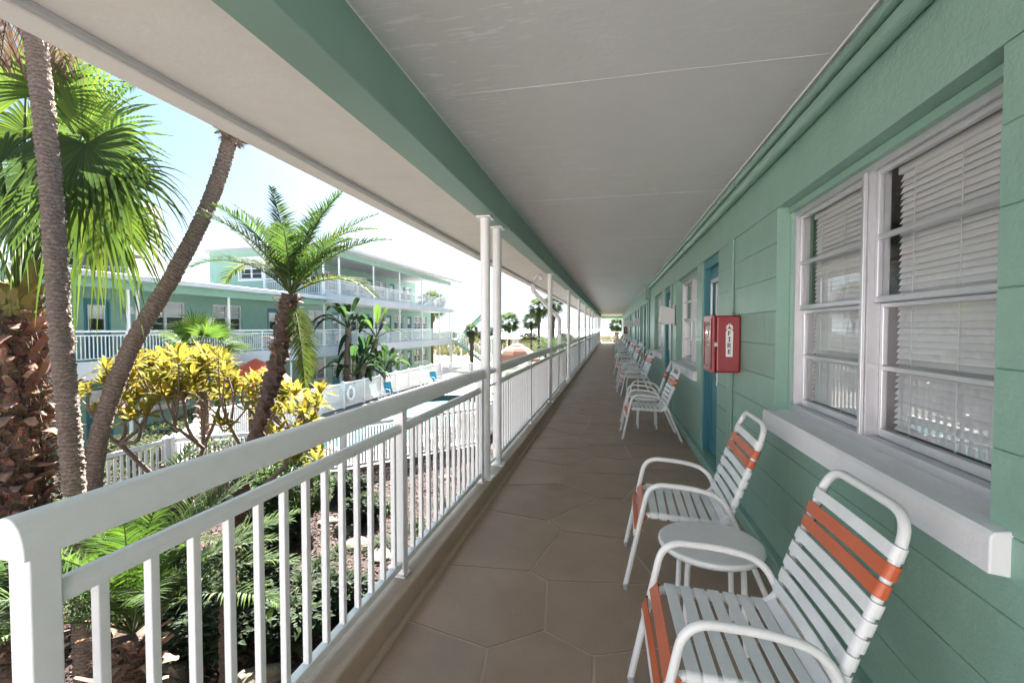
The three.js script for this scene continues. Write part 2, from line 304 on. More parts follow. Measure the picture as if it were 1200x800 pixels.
function doorUnit(parent, pos, turn, w, h, glassFrom, detail) {
  const g = node('door', parent); g.position.set(...pos); g.rotation.y = turn;
  const b = detail > 1 ? rbox : box, F = 0.055;
  mesh('frame', [b(-w / 2, -w / 2 + F, 0, h, -0.12, 0.012), b(w / 2 - F, w / 2, 0, h, -0.12, 0.012), b(-w / 2 + F, w / 2 - F, h - F * 1.6, h, -0.12, 0.010)], M.teal, g);
  const x0 = -w / 2 + F, x1 = w / 2 - F, y1 = h - F * 1.6, gl = glassFrom * h, gt = y1 - 0.13, s = 0.11;
  mesh('leaf', [b(x0, x1, 0.012, gl, -0.085, -0.045), b(x0, x0 + s, gl, y1, -0.085, -0.045), b(x1 - s, x1, gl, y1, -0.085, -0.045), b(x0 + s, x1 - s, gt, y1, -0.085, -0.045)], M.teal, g);
  if (detail > 0) mesh('panel_moulding', [b(x0 + s, x1 - s, 0.16, 0.18, -0.045, -0.036), b(x0 + s, x1 - s, gl - 0.14, gl - 0.12, -0.045, -0.036), b(x0 + s, x0 + s + 0.02, 0.18, gl - 0.14, -0.045, -0.036), b(x1 - s - 0.02, x1 - s, 0.18, gl - 0.14, -0.045, -0.036)], M.teal, g);
  const t = 0.03; mesh('window_frame', [b(x0 + s - 0.01, x1 - s + 0.01, gl - 0.01, gl + t, -0.045, -0.025), b(x0 + s - 0.01, x1 - s + 0.01, gt - t, gt + 0.01, -0.045, -0.025), b(x0 + s - 0.01, x0 + s + t, gl + t, gt - t, -0.045, -0.025), b(x1 - s - t, x1 - s + 0.01, gl + t, gt - t, -0.045, -0.025), b(x0 + s + t, x1 - s - t, (gl + gt) / 2 - 0.014, (gl + gt) / 2 + 0.014, -0.05, -0.028)], M.alu, g);
  for (const [a, c] of [[gl + t, (gl + gt) / 2 - 0.014], [(gl + gt) / 2 + 0.014, gt - t]]) { const p = new THREE.PlaneGeometry(x1 - x0 - 2 * s - 2 * t, c - a); p.translate((x0 + x1) / 2, (a + c) / 2, -0.055); mesh('pane', metres(p), M.glass, g); }
  mesh('curtain', box(x0 + s + 0.01, x1 - s - 0.01, gl + 0.02 + (gt - gl) * 0.45, gt - 0.02, -0.082, -0.078), M.slat, g);
  const k = new THREE.SphereGeometry(0.028, 14, 10); k.translate(x1 - 0.055, 0.93, 0.002); const st = new THREE.CylinderGeometry(0.012, 0.02, 0.05, 12); st.rotateX(Math.PI / 2); st.translate(x1 - 0.055, 0.93, -0.022);
  mesh('handle', [k, st], M.metal, g);
  return g;
}
// boxes that fill a wall rectangle except for its openings: [[a0, a1, y0, y1], ...]
function filled(a0, a1, y0, y1, holes, make) {
  const cuts = [...new Set([a0, a1, ...holes.flatMap(h => [h[0], h[1]])])].filter(v => v >= a0 && v <= a1).sort((p, q) => p - q), out = [];
  for (let i = 0; i < cuts.length - 1; i++) {
    const l = cuts[i], r = cuts[i + 1], m = (l + r) / 2;
    const hs = holes.filter(h => h[0] <= m && h[1] >= m).map(h => [h[2], h[3]]).sort((p, q) => p[0] - q[0]);
    let y = y0; for (const [ya, yb] of hs) { if (ya > y + 1e-4) out.push(make(l, r, y, ya)); y = Math.max(y, yb); }
    if (y < y1 - 1e-4) out.push(make(l, r, y, y1));
  }
  return out;
}
const STEP = 0.078, COURSE = 0.2032, LINTEL = STEP + 10 * COURSE;
// [near t, far t, sill y, head y, kind]
const wins = [[1.42, 3.05], [5.70, 7.46], [9.55, 11.15], [15.0, 16.7], [18.9, 20.6], [24.3, 26.0], [28.2, 29.9], [33.6, 35.3], [37.5, 39.2]];
const doors = [[4.60, 5.39], [8.22, 9.02], [13.9, 14.7], [17.4, 18.2], [23.2, 24.0], [26.7, 27.5], [32.5, 33.3], [36.0, 36.8], [41.8, 42.6]];
const holes = [...wins.map(([a, b]) => [a, b, STEP + 4 * COURSE, LINTEL]), ...doors.map(([a, b]) => [a, b, STEP, LINTEL])];

// wall: painted blocks on a backing, a smooth lintel beam above them
const wall = node('wall', wing);
mesh('mortar', filled(BACK, END, -0.02, LINTEL, holes, (a, b, c, d) => box(WALL + 0.0038, WALL + 0.19, c, d, -a, -b)), M.mint2, wall);
mesh('lintel_beam', box(WALL - 0.004, WALL + 0.19, LINTEL, 2.72, -BACK, -END), M.mint, wall);
const blockGeo = {};
function blockOf(len, h) {
  const key = len.toFixed(3) + '_' + h.toFixed(3); if (blockGeo[key]) return blockGeo[key];
  const a = len / 2, b = h / 2, cv = 0.0030, cz = 0.0006, p = [], q = (A, B, C, D) => p.push(...A, ...B, ...C, ...A, ...C, ...D), f = -0.0015;
  const o = [[0.0038, -b, -a], [0.0038, -b, a], [0.0038, b, a], [0.0038, b, -a]], m = [[f, -b + cv, -a + cz], [f, -b + cv, a - cz], [f, b - cv, a - cz], [f, b - cv, -a + cz]];
  q(m[0], m[1], m[2], m[3]); for (let i = 0; i < 4; i++) { const j = (i + 1) % 4; q(o[i], o[j], m[j], m[i]); }
  const g = new THREE.BufferGeometry(); g.setAttribute('position', new THREE.Float32BufferAttribute(p, 3)); g.computeVertexNormals(); return blockGeo[key] = metres(g);
}
{
  const far = [], br = mulberry(5), NEAR = 9.5;
  for (let c = 0; c < 10; c++) {
    const y0 = STEP + c * COURSE, yc = y0 + COURSE / 2, off = (c % 2) * 0.2032;
    const open = holes.filter(h => h[2] < yc && h[3] > yc).map(h => [h[0], h[1]]).sort((p, q) => p[0] - q[0]);
    const runs = []; let t = 0.35; for (const [a, b] of open) { if (a > t) runs.push([t, a]); t = Math.max(t, b); } if (t < END) runs.push([t, END]);
    for (const [a, b] of runs) {
      let s = a;
      while (s < b - 0.01) {
        let e = s < NEAR ? Math.min(b, (Math.floor((s - off + 1e-6) / 0.4064) + 1) * 0.4064 + off) : b;
        if (b - e < 0.06) e = b;
        const g = blockOf(e - s, COURSE);
        if (s < NEAR) { const m = mesh('block', g, br() < 0.5 ? M.mint : M.mint2, wall); m.position.set(WALL + (br() - 0.5) * 0.0012, yc, -(s + e) / 2); }
        else { const q = g.clone(); q.translate(WALL, yc, -(s + e) / 2); far.push(q); }
        s = e;
      }
    }
  }
  tag(mesh('far_blocks', far, M.mint, wall), null, null, null, 'stuff');
}
// the opening reveals are the backing itself; sills, windows, doors
wins.forEach(([a, b], i) => {
  const y0 = STEP + 4 * COURSE, d = i < 1 ? 2 : i < 4 ? 1 : 0, y = y0 + 0.021;
  const w = hungWindow(wing, [WALL + 0.09, y, -(a + b) / 2], -Math.PI / 2, b - a - 0.03, LINTEL - y - 0.035, 2, d);
  mesh('trim', [box(-(b - a) / 2 + 0.001, (b - a) / 2 - 0.001, LINTEL - y - 0.036, LINTEL - y - 0.002, -0.06, 0.03), box(-(b - a) / 2 + 0.001, -(b - a) / 2 + 0.014, 0, LINTEL - y - 0.036, -0.06, 0.02), box((b - a) / 2 - 0.014, (b - a) / 2 - 0.001, 0, LINTEL - y - 0.036, -0.06, 0.02)], M.mint, w);
  const s = new THREE.Shape(); s.moveTo(0.10, 0.020); s.lineTo(-0.035, 0.003); s.lineTo(-0.042, -0.006); s.lineTo(-0.042, -0.094); s.lineTo(-0.002, -0.10); s.lineTo(-0.002, -0.03); s.lineTo(0.10, -0.03); s.closePath();
  const sg = new THREE.ExtrudeGeometry(s, { depth: b - a + 0.13, bevelEnabled: true, bevelSize: 0.004, bevelThickness: 0.004, bevelSegments: 2 });
  sg.translate(WALL, y0, -b - 0.065); const cl = metres(sg);
  mesh('sill', cl, M.sillWhite, wing);
});
doors.forEach(([a, b], i) => doorUnit(wing, [WALL + 0.028, STEP, -(a + b) / 2], -Math.PI / 2, b - a, LINTEL - STEP - 0.002, 0.46, i < 2 ? 2 : 0));
// step along the foot of the wall
mesh('wall_base', rbox(WALL - 0.05, WALL + 0.19, -0.01, STEP - 0.001, -BACK, -END, 0.012), M.mint, wing);
// rooms behind the wall
mesh('room_wall', [box(5.2, 5.4, -2.8, 2.72, -BACK, -END), box(WALL + 0.19, 5.2, -2.8, 2.72, -BACK, -BACK + 0.2), box(WALL + 0.19, 5.2, -2.8, 2.72, -END, -END - 0.2), box(WALL + 0.2, 5.2, -2.8, 2.58, -3.9, -4.0), box(WALL + 0.2, 5.2, -2.8, 2.58, -7.84, -7.94), box(WALL + 0.2, 5.2, -2.8, 2.58, -13.0, -13.1)], M.room, wing);
mesh('room_ceiling', box(WALL + 0.19, 5.2, 2.585, 2.61, -BACK, -END), M.room, wing);
mesh('ground_wall', box(WALL, WALL + 0.19, -2.85, -0.25, -BACK, -END), M.mint, wing);
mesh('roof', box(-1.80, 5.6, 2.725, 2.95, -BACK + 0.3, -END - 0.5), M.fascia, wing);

// floor: a slab with a pattern of irregular flags
mesh('floor_slab', box(-1.10, 5.2, -0.24, -0.003, -BACK, -END), M.joint, wing);
{
  const fl = node('floor', wing), fr = mulberry(77), seeds = [[-0.72, 1.72], [-0.60, 2.20], [-0.66, 2.98], [-0.50, 3.72], [-0.11, 2.86], [-0.02, 2.26], [-0.28, 1.78], [0.16, 1.80], [-0.06, 3.44]];
  const X0 = -0.965, X1 = WALL - 0.045, near = seeds.length;
  for (let t = -1.1; t < END + 0.5; t += 0.56) for (let k = 0; k < 3; k++) {
    const x = X0 + (k + 0.5) * (X1 - X0) / 3 + rr(-0.26, 0.26, fr), z = t + rr(-0.27, 0.27, fr) + (k % 2) * 0.3;
    if (seeds.slice(0, near).some(s => Math.hypot(s[0] - x, s[1] - z) < 0.5)) continue;
    seeds.push([x, z]);
  }
  seeds.forEach((s, i) => {
    let poly = [[X0, s[1] - 1.5], [X1, s[1] - 1.5], [X1, s[1] + 1.5], [X0, s[1] + 1.5]];
    poly = poly.map(([x, z]) => [x, Math.min(END - 0.02, Math.max(BACK + 0.05, z))]);
    seeds.forEach((q, j) => {
      if (i === j || Math.hypot(q[0] - s[0], q[1] - s[1]) > 2.6) return;
      const nx = q[0] - s[0], nz = q[1] - s[1], L = Math.hypot(nx, nz), c = (nx * (q[0] + s[0]) + nz * (q[1] + s[1])) / 2 - 0.0062 * L, out = [];
      for (let k = 0; k < poly.length; k++) {
        const A = poly[k], B = poly[(k + 1) % poly.length], da = nx * A[0] + nz * A[1] - c, db = nx * B[0] + nz * B[1] - c;
        if (da <= 0) out.push(A); if (da * db < 0) { const f = da / (da - db); out.push([A[0] + f * (B[0] - A[0]), A[1] + f * (B[1] - A[1])]); }
      }
      poly = out;
    });
    if (poly.length < 3) return;
    const sh = new THREE.Shape(poly.map(([x, z]) => new THREE.Vector2(x, z)));
    const g = new THREE.ExtrudeGeometry(sh, { depth: 0.002, bevelEnabled: true, bevelSize: -0.0015, bevelOffset: 0, bevelThickness: 0.0008, bevelSegments: 1 });
    g.rotateX(-Math.PI / 2); g.translate(0, -0.0025, 0);      // shape y (t) becomes -z
    mesh('flag', metres(g), i % 3 ? M.floor : M.floor2, fl);
  });
}
// kerb under the railing
{
  const s = new THREE.Shape(); s.moveTo(-0.968, -0.02); s.lineTo(-0.972, 0.108); s.quadraticCurveTo(-0.973, 0.12, -0.985, 0.12); s.lineTo(-1.10, 0.117); s.lineTo(-1.115, 0.10); s.lineTo(-1.115, -0.30); s.lineTo(-1.10, -0.30); s.lineTo(-1.10, -0.02); s.closePath();
  const g = new THREE.ExtrudeGeometry(s, { depth: END - 0.2, bevelEnabled: false, curveSegments: 5 }); g.translate(0, 0, -END); mesh('kerb', metres(g), M.curb, wing);
  const c = new THREE.Shape(); c.moveTo(-0.967, 0.0); c.lineTo(-0.967, 0.02); c.quadraticCurveTo(-0.962, 0.004, -0.942, 0.0025); c.lineTo(-0.942, 0.0); c.closePath();
  const cg = new THREE.ExtrudeGeometry(c, { depth: END - 0.2, bevelEnabled: false, curveSegments: 4 }); cg.translate(0, 0, -END); mesh('cove_strip', metres(cg), M.curb, wing);
}
// ceiling sheets with a thin ridge of filler between them
{
  const ce = node('ceiling', wing), cuts = [-1.3, 0.15, 2.28, 4.31, 6.4, 8.5, 10.6, 12.7, 14.8, 16.9, 19.0, 21.1, 23.2, 25.3, 27.4, 29.5, 31.6, 33.7, 35.8, 37.9, 40, 42.1, 44.2, END];
  for (let i = 0; i < cuts.length - 1; i++) {
    mesh('panel', box(-0.945, WALL + 0.1, CEIL, CEIL + 0.03, -cuts[i] - 0.001, -cuts[i + 1] + 0.001), M.ceil, ce);
    if (i) mesh('seam_filler', sweep([V(-0.94, CEIL - 0.0005, -cuts[i]), V(-0.3, CEIL - 0.0005, -cuts[i] - 0.006), V(0.4, CEIL - 0.0005, -cuts[i] + 0.004), V(WALL, CEIL - 0.0005, -cuts[i])], (t, k) => 0.0013 + 0.0008 * (k % 2), 6), M.ceil, ce);
  }
  mesh('caulk', sweep([V(WALL - 0.025, CEIL, 1.25), V(WALL - 0.025, CEIL, -END)], 0.008, 6), M.seam, ce);
  mesh('caulk', sweep([V(-0.945, CEIL, 1.25), V(-0.945, CEIL, -END)], 0.0045, 6), M.seam, ce);
}
// beam over the posts, outer soffit and eave board
mesh('beam', rbox(-1.125, -0.945, 2.33, 2.724, -BACK, -END, 0.008), M.beam, wing);
mesh('soffit', box(-1.76, -1.125, 2.385, 2.40, -BACK, -END - 0.4), M.soffit, wing);
mesh('soffit_bead', rbox(-1.145, -1.126, 2.362, 2.384, -BACK, -END, 0.006), M.soffit, wing);
mesh('eave_board', rbox(-1.86, -1.74, 2.355, 2.724, -BACK + 0.3, -END - 0.5, 0.008), M.soffit, wing);
mesh('eave_shade_strip', rbox(-1.739, -1.715, 2.362, 2.3845, -BACK, -END, 0.004), std(lin(0.5, 0.5, 0.5), 0.7), wing);  // grey strip, paints the shade on the inner face of the eave board
mesh('end_beam', rbox(-0.945, WALL, 2.30, 2.579, -END, -END - 0.2, 0.01), M.mint, wing);
// conduits and boxes under the ceiling
mesh('conduit', sweep([V(WALL - 0.028, 2.512, 1.25), V(WALL - 0.028, 2.512, -11.4)], 0.024, 12), M.mint, wing);
mesh('conduit', sweep([V(WALL - 0.035, 2.415, 1.25), V(WALL - 0.035, 2.415, -12.2)], 0.034, 14), M.mint, wing);
mesh('conduit', sweep([V(WALL - 0.024, 2.50, -12.7), V(WALL - 0.024, 2.50, -END)], 0.026, 12), M.mint, wing);
mesh('junction_box', rbox(WALL - 0.13, WALL - 0.003, 2.13, 2.50, -12.25, -12.65, 0.01), M.mint, wing);
mesh('conduit', sweep(rounded([V(WALL - 0.02, 2.13, -12.45), V(WALL - 0.02, 0.08, -12.45)], 0), 0.018, 10), M.mint, wing);
mesh('coupling', [new THREE.CylinderGeometry(0.03, 0.03, 0.05, 14).rotateX(Math.PI / 2).translate(WALL - 0.028, 2.512, -3.9), new THREE.CylinderGeometry(0.042, 0.042, 0.06, 14).rotateX(Math.PI / 2).translate(WALL - 0.035, 2.415, -6.4)], M.mint, wing);
mesh('cover_strip', rbox(WALL - 0.018, WALL - 0.003, STEP, LINTEL, -4.02, -4.17, 0.006), M.mint2, wing);
for (const t of [7.9, 13.2, 21.9, 31.2]) mesh('cover_strip', rbox(WALL - 0.022, WALL - 0.003, STEP, LINTEL, -t, -t - 0.09, 0.005), M.mint2, wing);
// ---------------------------------------------------------------- posts and railings of the walkway
const PX = -1.045, RX = -1.066, KT = 0.12;
const postT = [4.21, 8.0, 11.55, 15.25, 18.9, 22.6, 26.3, 30.0, 33.7, 37.4, 41.1, 44.8];
function post(t, label, group) {
  const g = thing('support_post', [PX, KT, -t], 0, label, 'post', group);
  mesh('pipe', cyl(0, 0.004, 0, 0.041, 2.198, 24), M.rail, g);
  mesh('base_plate', rbox(-0.065, 0.065, -0.001, 0.009, -0.065, 0.065, 0.003), M.rail, g);
  mesh('cap_plate', rbox(-0.062, 0.062, 2.196, 2.2085, -0.075, 0.075, 0.003), M.rail, g);
}
post(3.80, 'round white steel post, one of the close pair by the railing joint', 'close pair of walkway posts');
post(4.21, 'round white steel post, one of the close pair by the railing joint', 'close pair of walkway posts');
for (const t of postT.slice(1)) post(t, 'slim round white post under the green walkway beam, standing alone', 'single posts along the walkway');
// one railing section from a to b: uprights at the given places
const handShape = (() => { const s = new THREE.Shape(), w = 0.041; s.moveTo(-w, 0); s.lineTo(w, 0); s.lineTo(w, 0.004); s.bezierCurveTo(w, 0.040, w * 0.58, 0.072, 0, 0.072); s.bezierCurveTo(-w * 0.58, 0.072, -w, 0.040, -w, 0.004); s.closePath(); return s; })();
const topShape = (() => { const s = new THREE.Shape(); s.moveTo(-0.019, 0); s.lineTo(0.019, 0); s.lineTo(0.019, 0.022); s.lineTo(0.008, 0.040); s.lineTo(-0.008, 0.040); s.lineTo(-0.019, 0.022); s.closePath(); return s; })();
function extrudeAlong(shape, a, b, bev = 0.003) { const g = new THREE.ExtrudeGeometry(shape, { depth: b - a - 2 * bev, bevelEnabled: true, bevelSize: bev, bevelThickness: bev, bevelSegments: 2, curveSegments: 10 }); g.translate(0, 0, -b + bev); return metres(g); }
const boltG = cyl(0, 0, 0, 0.006, 0.005, 6);
const balGeo = rbox(-0.0115, 0.0115, 0.075, 0.745, -0.0115, 0.0115, 0.003), balFar = box(-0.0115, 0.0115, 0.075, 0.745, -0.0115, 0.0115);
function railing(a, b, ups, first, detail, label, group) {
  const g = thing('railing_section', [RX, KT, 0], 0, label, 'railing', group), bx = detail ? rbox : box;
  const hand = mesh('handrail', extrudeAlong(handShape, a, b), M.rail, g); hand.position.y = 0.863;
  const tr = mesh('top_rail', extrudeAlong(topShape, a + 0.02, b, 0.001), M.rail, g); tr.position.y = 0.745;
  mesh('bottom_rail', bx(-0.019, 0.019, 0.040, 0.075, -a - 0.02, -b, 0.005), M.rail, g);
  for (const u of ups) {
    mesh('upright', bx(-0.0265, 0.0265, 0.004, 0.8625, -u + 0.0265, -u - 0.0265, 0.004), M.rail, g);
    mesh('base_plate', bx(-0.04, 0.04, -0.001, 0.0065, -u + 0.045, -u - 0.045, 0.002), M.rail, g);
    if (detail) for (const s of [-1, 1]) mesh('bolt', boltG, M.metal, g).position.set(0.033, 0.0065, -u + s * 0.036);
  }
  const far = [];
  for (let t = first; t < b - 0.02; t += 0.1135) {
    if (ups.some(u => Math.abs(u - t) < 0.05)) continue;
    if (detail) { const m = mesh('baluster', balGeo, M.rail, g); m.position.z = -t; } else { const q = balFar.clone(); q.translate(0, 0, -t); far.push(q); }
  }
  if (far.length) mesh('balusters', far, M.rail, g).userData.kind = 'stuff';
  return g;
}
railing(0.615, 3.74, [0.66, 2.215, 3.70], 0.771, 1, 'white metal railing section whose rounded handrail ends in a plain cap');
{
  const g = thing('rail_link', [RX, KT, 0], 0, 'short white pipe link joining the handrails between the paired posts', 'railing');
  mesh('pipe', sweep([V(0, 0.885, -3.835), V(0, 0.885, -4.175)], 0.022, 12), M.rail, g);
  mesh('lower_bar', sweep([V(0, 0.762, -3.835), V(0, 0.762, -4.175)], 0.012, 10), M.rail, g);
  mesh('bottom_bar', sweep([V(0, 0.06, -3.835), V(0, 0.06, -4.175)], 0.012, 10), M.rail, g);
}
railing(4.26, 10.9, [4.30, 6.1, 7.95, 9.45, 10.86], 4.40, 1, 'white metal railing section running between the paired posts and the downspout');
for (let i = 2; i < postT.length; i++) { const a = postT[i] + 0.05, b = (postT[i + 1] || END) - 0.05; railing(a, b, [a + 0.03, (a + b) / 2, b - 0.03], a + 0.11, i < 4 ? 1 : 0, 'white metal railing bay farther along the walkway, between single posts', 'railing bays between the single posts'); }
{ // railing across the end of the walkway
  const g = thing('end_railing', [0, KT, -END], 0, 'white picket railing closing the far end of the walkway', 'railing');
  mesh('handrail', rbox(-1.0, WALL, 0.86, 0.92, -0.03, 0.03, 0.01), M.rail, g);
  mesh('bottom_rail', box(-1.0, WALL, 0.04, 0.075, -0.02, 0.02), M.rail, g);
  for (let x = -0.95; x < WALL; x += 0.12) mesh('picket', box(x - 0.011, x + 0.011, 0.075, 0.86, -0.011, 0.011), M.rail, g);
}
{ // rainwater pipe that comes in under the eave
  const g = thing('downspout', [0, 0, -10.1], 0, 'white square downspout slanting in from the eave to the railing', 'downspout');
  const p = rounded([V(-1.70, 2.37, 0), V(-1.70, 2.22, 0), V(-1.15, 1.60, -0.35), V(-1.15, -2.6, -0.35)], [0, 0.06, 0.06, 0], 3);
  mesh('pipe', sweep(p, 0.048, 4), M.rail, g);
  mesh('bracket', [box(-1.21, -1.10, 1.20, 1.24, -0.41, -0.29), box(-1.21, -1.10, 0.3, 0.34, -0.41, -0.29)], M.rail, g);
  const h = thing('cable_loop', [PX, 0, -11.25], 0, 'white bent conduit hanging beside the downspout at the railing gap', 'conduit');
  mesh('tube', sweep(curve([V(0, 0.98, 0), V(0.05, 0.9, 0.02), V(0.10, 0.72, 0.05), V(0.09, 0.55, 0.05), V(0.02, 0.42, 0), V(0, 0.13, 0)], 24), 0.013, 8), M.rail, h);
}
{ // twin flood lamp under the soffit
  const g = thing('flood_lamp', [-1.33, 2.385, -8.5], 0, 'twin white flood lamp fixed under the eave soffit', 'lamp');
  mesh('plate', cyl(0, -0.02, 0, 0.05, 0.0195, 16), M.white, g);
  for (const s of [-1, 1]) { const c = new THREE.CylinderGeometry(0.022, 0.042, 0.09, 16); c.rotateZ(s * 0.6); c.translate(s * 0.055, -0.068, 0); mesh('lamp_head', c, M.white, g); }
}
// ---------------------------------------------------------------- strap chairs, tables, fire cabinets, wall lamps
function strapGeo(width, h = 0.225, R = 0.0175, sag = 0.005) {
  const path = [], T = 0.0026, D = Math.PI / 180;
  for (let a = 285; a > 95; a -= 24) path.push([-h + R * Math.cos(a * D), R * Math.sin(a * D), Math.cos(a * D), Math.sin(a * D)]);
  for (let k = 0; k <= 8; k++) { const s = -h + 2 * h * k / 8, q = s / h; path.push([s, R - sag * (1 - q * q), 0, 1]); }
  for (let a = 85; a > -108; a -= 24) path.push([h + R * Math.cos(a * D), R * Math.sin(a * D), Math.cos(a * D), Math.sin(a * D)]);
  const pos = [], w = width / 2, e = 0.0012;
  const ring = ([s, n, ns, nn]) => [[-w, n, s], [-w + e, n + nn * T, s + ns * T], [w - e, n + nn * T, s + ns * T], [w, n, s]];
  const quad = (a, b, c, d) => pos.push(...a, ...b, ...c, ...a, ...c, ...d);
  for (let i = 0; i < path.length - 1; i++) { const A = ring(path[i]), B = ring(path[i + 1]); for (let k = 0; k < 4; k++) { const l = (k + 1) % 4; quad(A[k], B[k], B[l], A[l]); } }
  const g = new THREE.BufferGeometry(); g.setAttribute('position', new THREE.Float32BufferAttribute(pos, 3));
  const m = toCreasedNormals(g, 0.7); return metres(m);
}
const strapA = strapGeo(0.040), strapB = strapGeo(0.043, 0.225, 0.0175, 0.002);
const WS = 0.225, AS = 0.25;
const seatTube = sweep(rounded([V(0.05, 0.295, -WS), V(0.092, 0.405, -WS), V(0.50, 0.385, -WS), V(0.685, 0.905, -WS), V(0.685, 0.905, WS), V(0.50, 0.385, WS), V(0.092, 0.405, WS), V(0.05, 0.295, WS)], [0, 0.05, 0.07, 0.10, 0.10, 0.07, 0.05, 0], 8), 0.0145, 12);
const armTube = sweep(rounded([V(0, 0.02, 0), V(0.118, 0.578, 0), V(0.34, 0.568, 0), V(0.475, 0.535, 0), V(0.54, 0.40, 0), V(0.70, 0.02, 0)], [0, 0.085, 0.1, 0.09, 0.12, 0], 8), 0.0135, 12);
const barFront = sweep([V(0.05, 0.298, -AS), V(0.05, 0.298, AS)], 0.0115, 10), barRear = sweep([V(0.555, 0.365, -AS), V(0.555, 0.365, AS)], 0.0115, 10);
const footGeo = cyl(0, 0, 0, 0.0155, 0.03, 12);
function makeChair(name, label, group) {
  const g = thing(name, [0, 0, 0], 0, label, 'chair', group);
  mesh('seat_back_frame', seatTube, M.chair, g);
  for (const s of [-1, 1]) {
    const a = mesh('arm_and_legs', armTube, M.chair, g); a.position.z = s * AS;
    for (const u of [0.004, 0.696]) mesh('foot_cap', footGeo, M.foot, g).position.set(u, 0, s * AS);
  }
  mesh('front_bar', barFront, M.chair, g); mesh('rear_bar', barRear, M.chair, g);
  const put = (u, y, ang, mat, geo, nm) => { const m = mesh(nm, geo, mat, g); m.position.set(u, y, 0); m.rotation.set(rr(-0.006, 0.006), rr(-0.012, 0.012), ang + rr(-0.03, 0.03)); return m; };
  put(0.066, 0.338, 1.20, M.orange, strapB, 'orange_strap'); put(0.092, 0.392, 0.80, M.orange, strapB, 'orange_strap');
  const sl = Math.atan2(-0.02, 0.408);
  for (let k = 0; k < 7; k++) { const u = 0.142 + k * 0.0515; put(u, 0.405 - 0.049 * (u - 0.092), sl, M.strap, strapA, 'seat_strap'); }
  put(0.500, 0.396, 0.62, M.strap, strapA, 'seat_strap');
  const bl = Math.atan2(0.52, 0.185), bu = Math.cos(bl), bv = Math.sin(bl);
  for (let k = 0; k < 8; k++) { const d = 0.075 + k * 0.0535, o = k === 5 || k === 6; put(0.50 + bu * d, 0.385 + bv * d, bl, o ? M.orange : M.strap, o ? strapB : strapA, o ? 'orange_strap' : 'back_strap'); }
  return g;
}
const tableTop = (() => { const p = [[0, 0.43], [0.205, 0.43], [0.205, 0.424], [0.213, 0.421], [0.220, 0.428], [0.2225, 0.437], [0.220, 0.446], [0.214, 0.4505], [0.19, 0.4500], [0, 0.4500]].map(([x, y]) => new THREE.Vector2(x, y)); return new THREE.LatheGeometry(p, 56); })();
const tableLeg = sweep(rounded([V(0.05, 0.418, 0), V(0.155, 0.418, 0), V(0.175, 0.01, 0)], [0, 0.06, 0], 7), 0.0125, 10);
function makeTable(label, group) {
  const g = thing('side_table', [0, 0, 0], 0, label, 'table', group);
  mesh('table_top', metres(tableTop), M.chair, g);
  for (let k = 0; k < 4; k++) { const l = mesh('leg', tableLeg, M.chair, g); l.rotation.y = Math.PI / 4 + k * Math.PI / 2; const f = mesh('foot_cap', footGeo, M.foot, g); f.position.set(0.175 * Math.cos(l.rotation.y), 0, -0.175 * Math.sin(l.rotation.y)); }
  mesh('under_frame', new THREE.TorusGeometry(0.16, 0.009, 8, 32).rotateX(Math.PI / 2).translate(0, 0.405, 0), M.chair, g);
  return g;
}
const chair0 = makeChair('strap_chair', 'white strap chair with orange bands, below the big window with its sill, before the round table', null);
chair0.position.set(0.085, 0, -1.605); chair0.rotation.y = 0.015;
function chairAt(x, z, turn, label, group) { const c = chair0.clone(); c.name = numbered('strap_chair'); scene.add(c); c.position.set(x, 0, z); c.rotation.y = turn; c.userData = { label, category: 'chair' }; if (group) c.userData.group = group; return c; }
chair0.userData.label = 'white strap chair with orange bands under the middle of the big double window';
chairAt(0.088, -2.785, -0.03, 'white strap chair with orange bands between the round side table and the red fire cabinet');
const table0 = makeTable('round white side table between the two chairs at the big double window'); table0.position.set(0.436, 0, -2.19);
chairAt(0.13, -6.12, 0.03, 'white strap chair with orange bands just past the first teal door, under the second window');
chairAt(0.17, -7.20, -0.14, 'white strap chair with orange bands under the second window, turned towards the first teal door');
const rowG = 'chairs lined up along the walkway wall', rowL = 'white strap chair in the row beyond the wall lamp, its back to the mint wall';
const cr = mulberry(31);
for (const t of [9.85, 11.0, 12.25, 13.55, 17.0, 18.1, 20.2, 21.6, 22.8, 25.4, 27.0, 29.8, 31.4, 34.5, 36.2]) chairAt(0.13 + rr(-0.03, 0.04, cr), -t, rr(-0.22, 0.22, cr), rowL, rowG);
function tableAt(x, z, label, group) { const c = table0.clone(); c.name = numbered('side_table'); scene.add(c); c.position.set(x, 0, z); c.userData = { label, category: 'table' }; if (group) c.userData.group = group; }
tableAt(0.48, -6.66, 'round white side table between the chairs under the second window');
for (const t of [10.42, 17.55, 22.2, 26.2]) tableAt(0.45, -t, 'round white side table among the row of chairs beyond the wall lamp', 'side tables in the chair row');

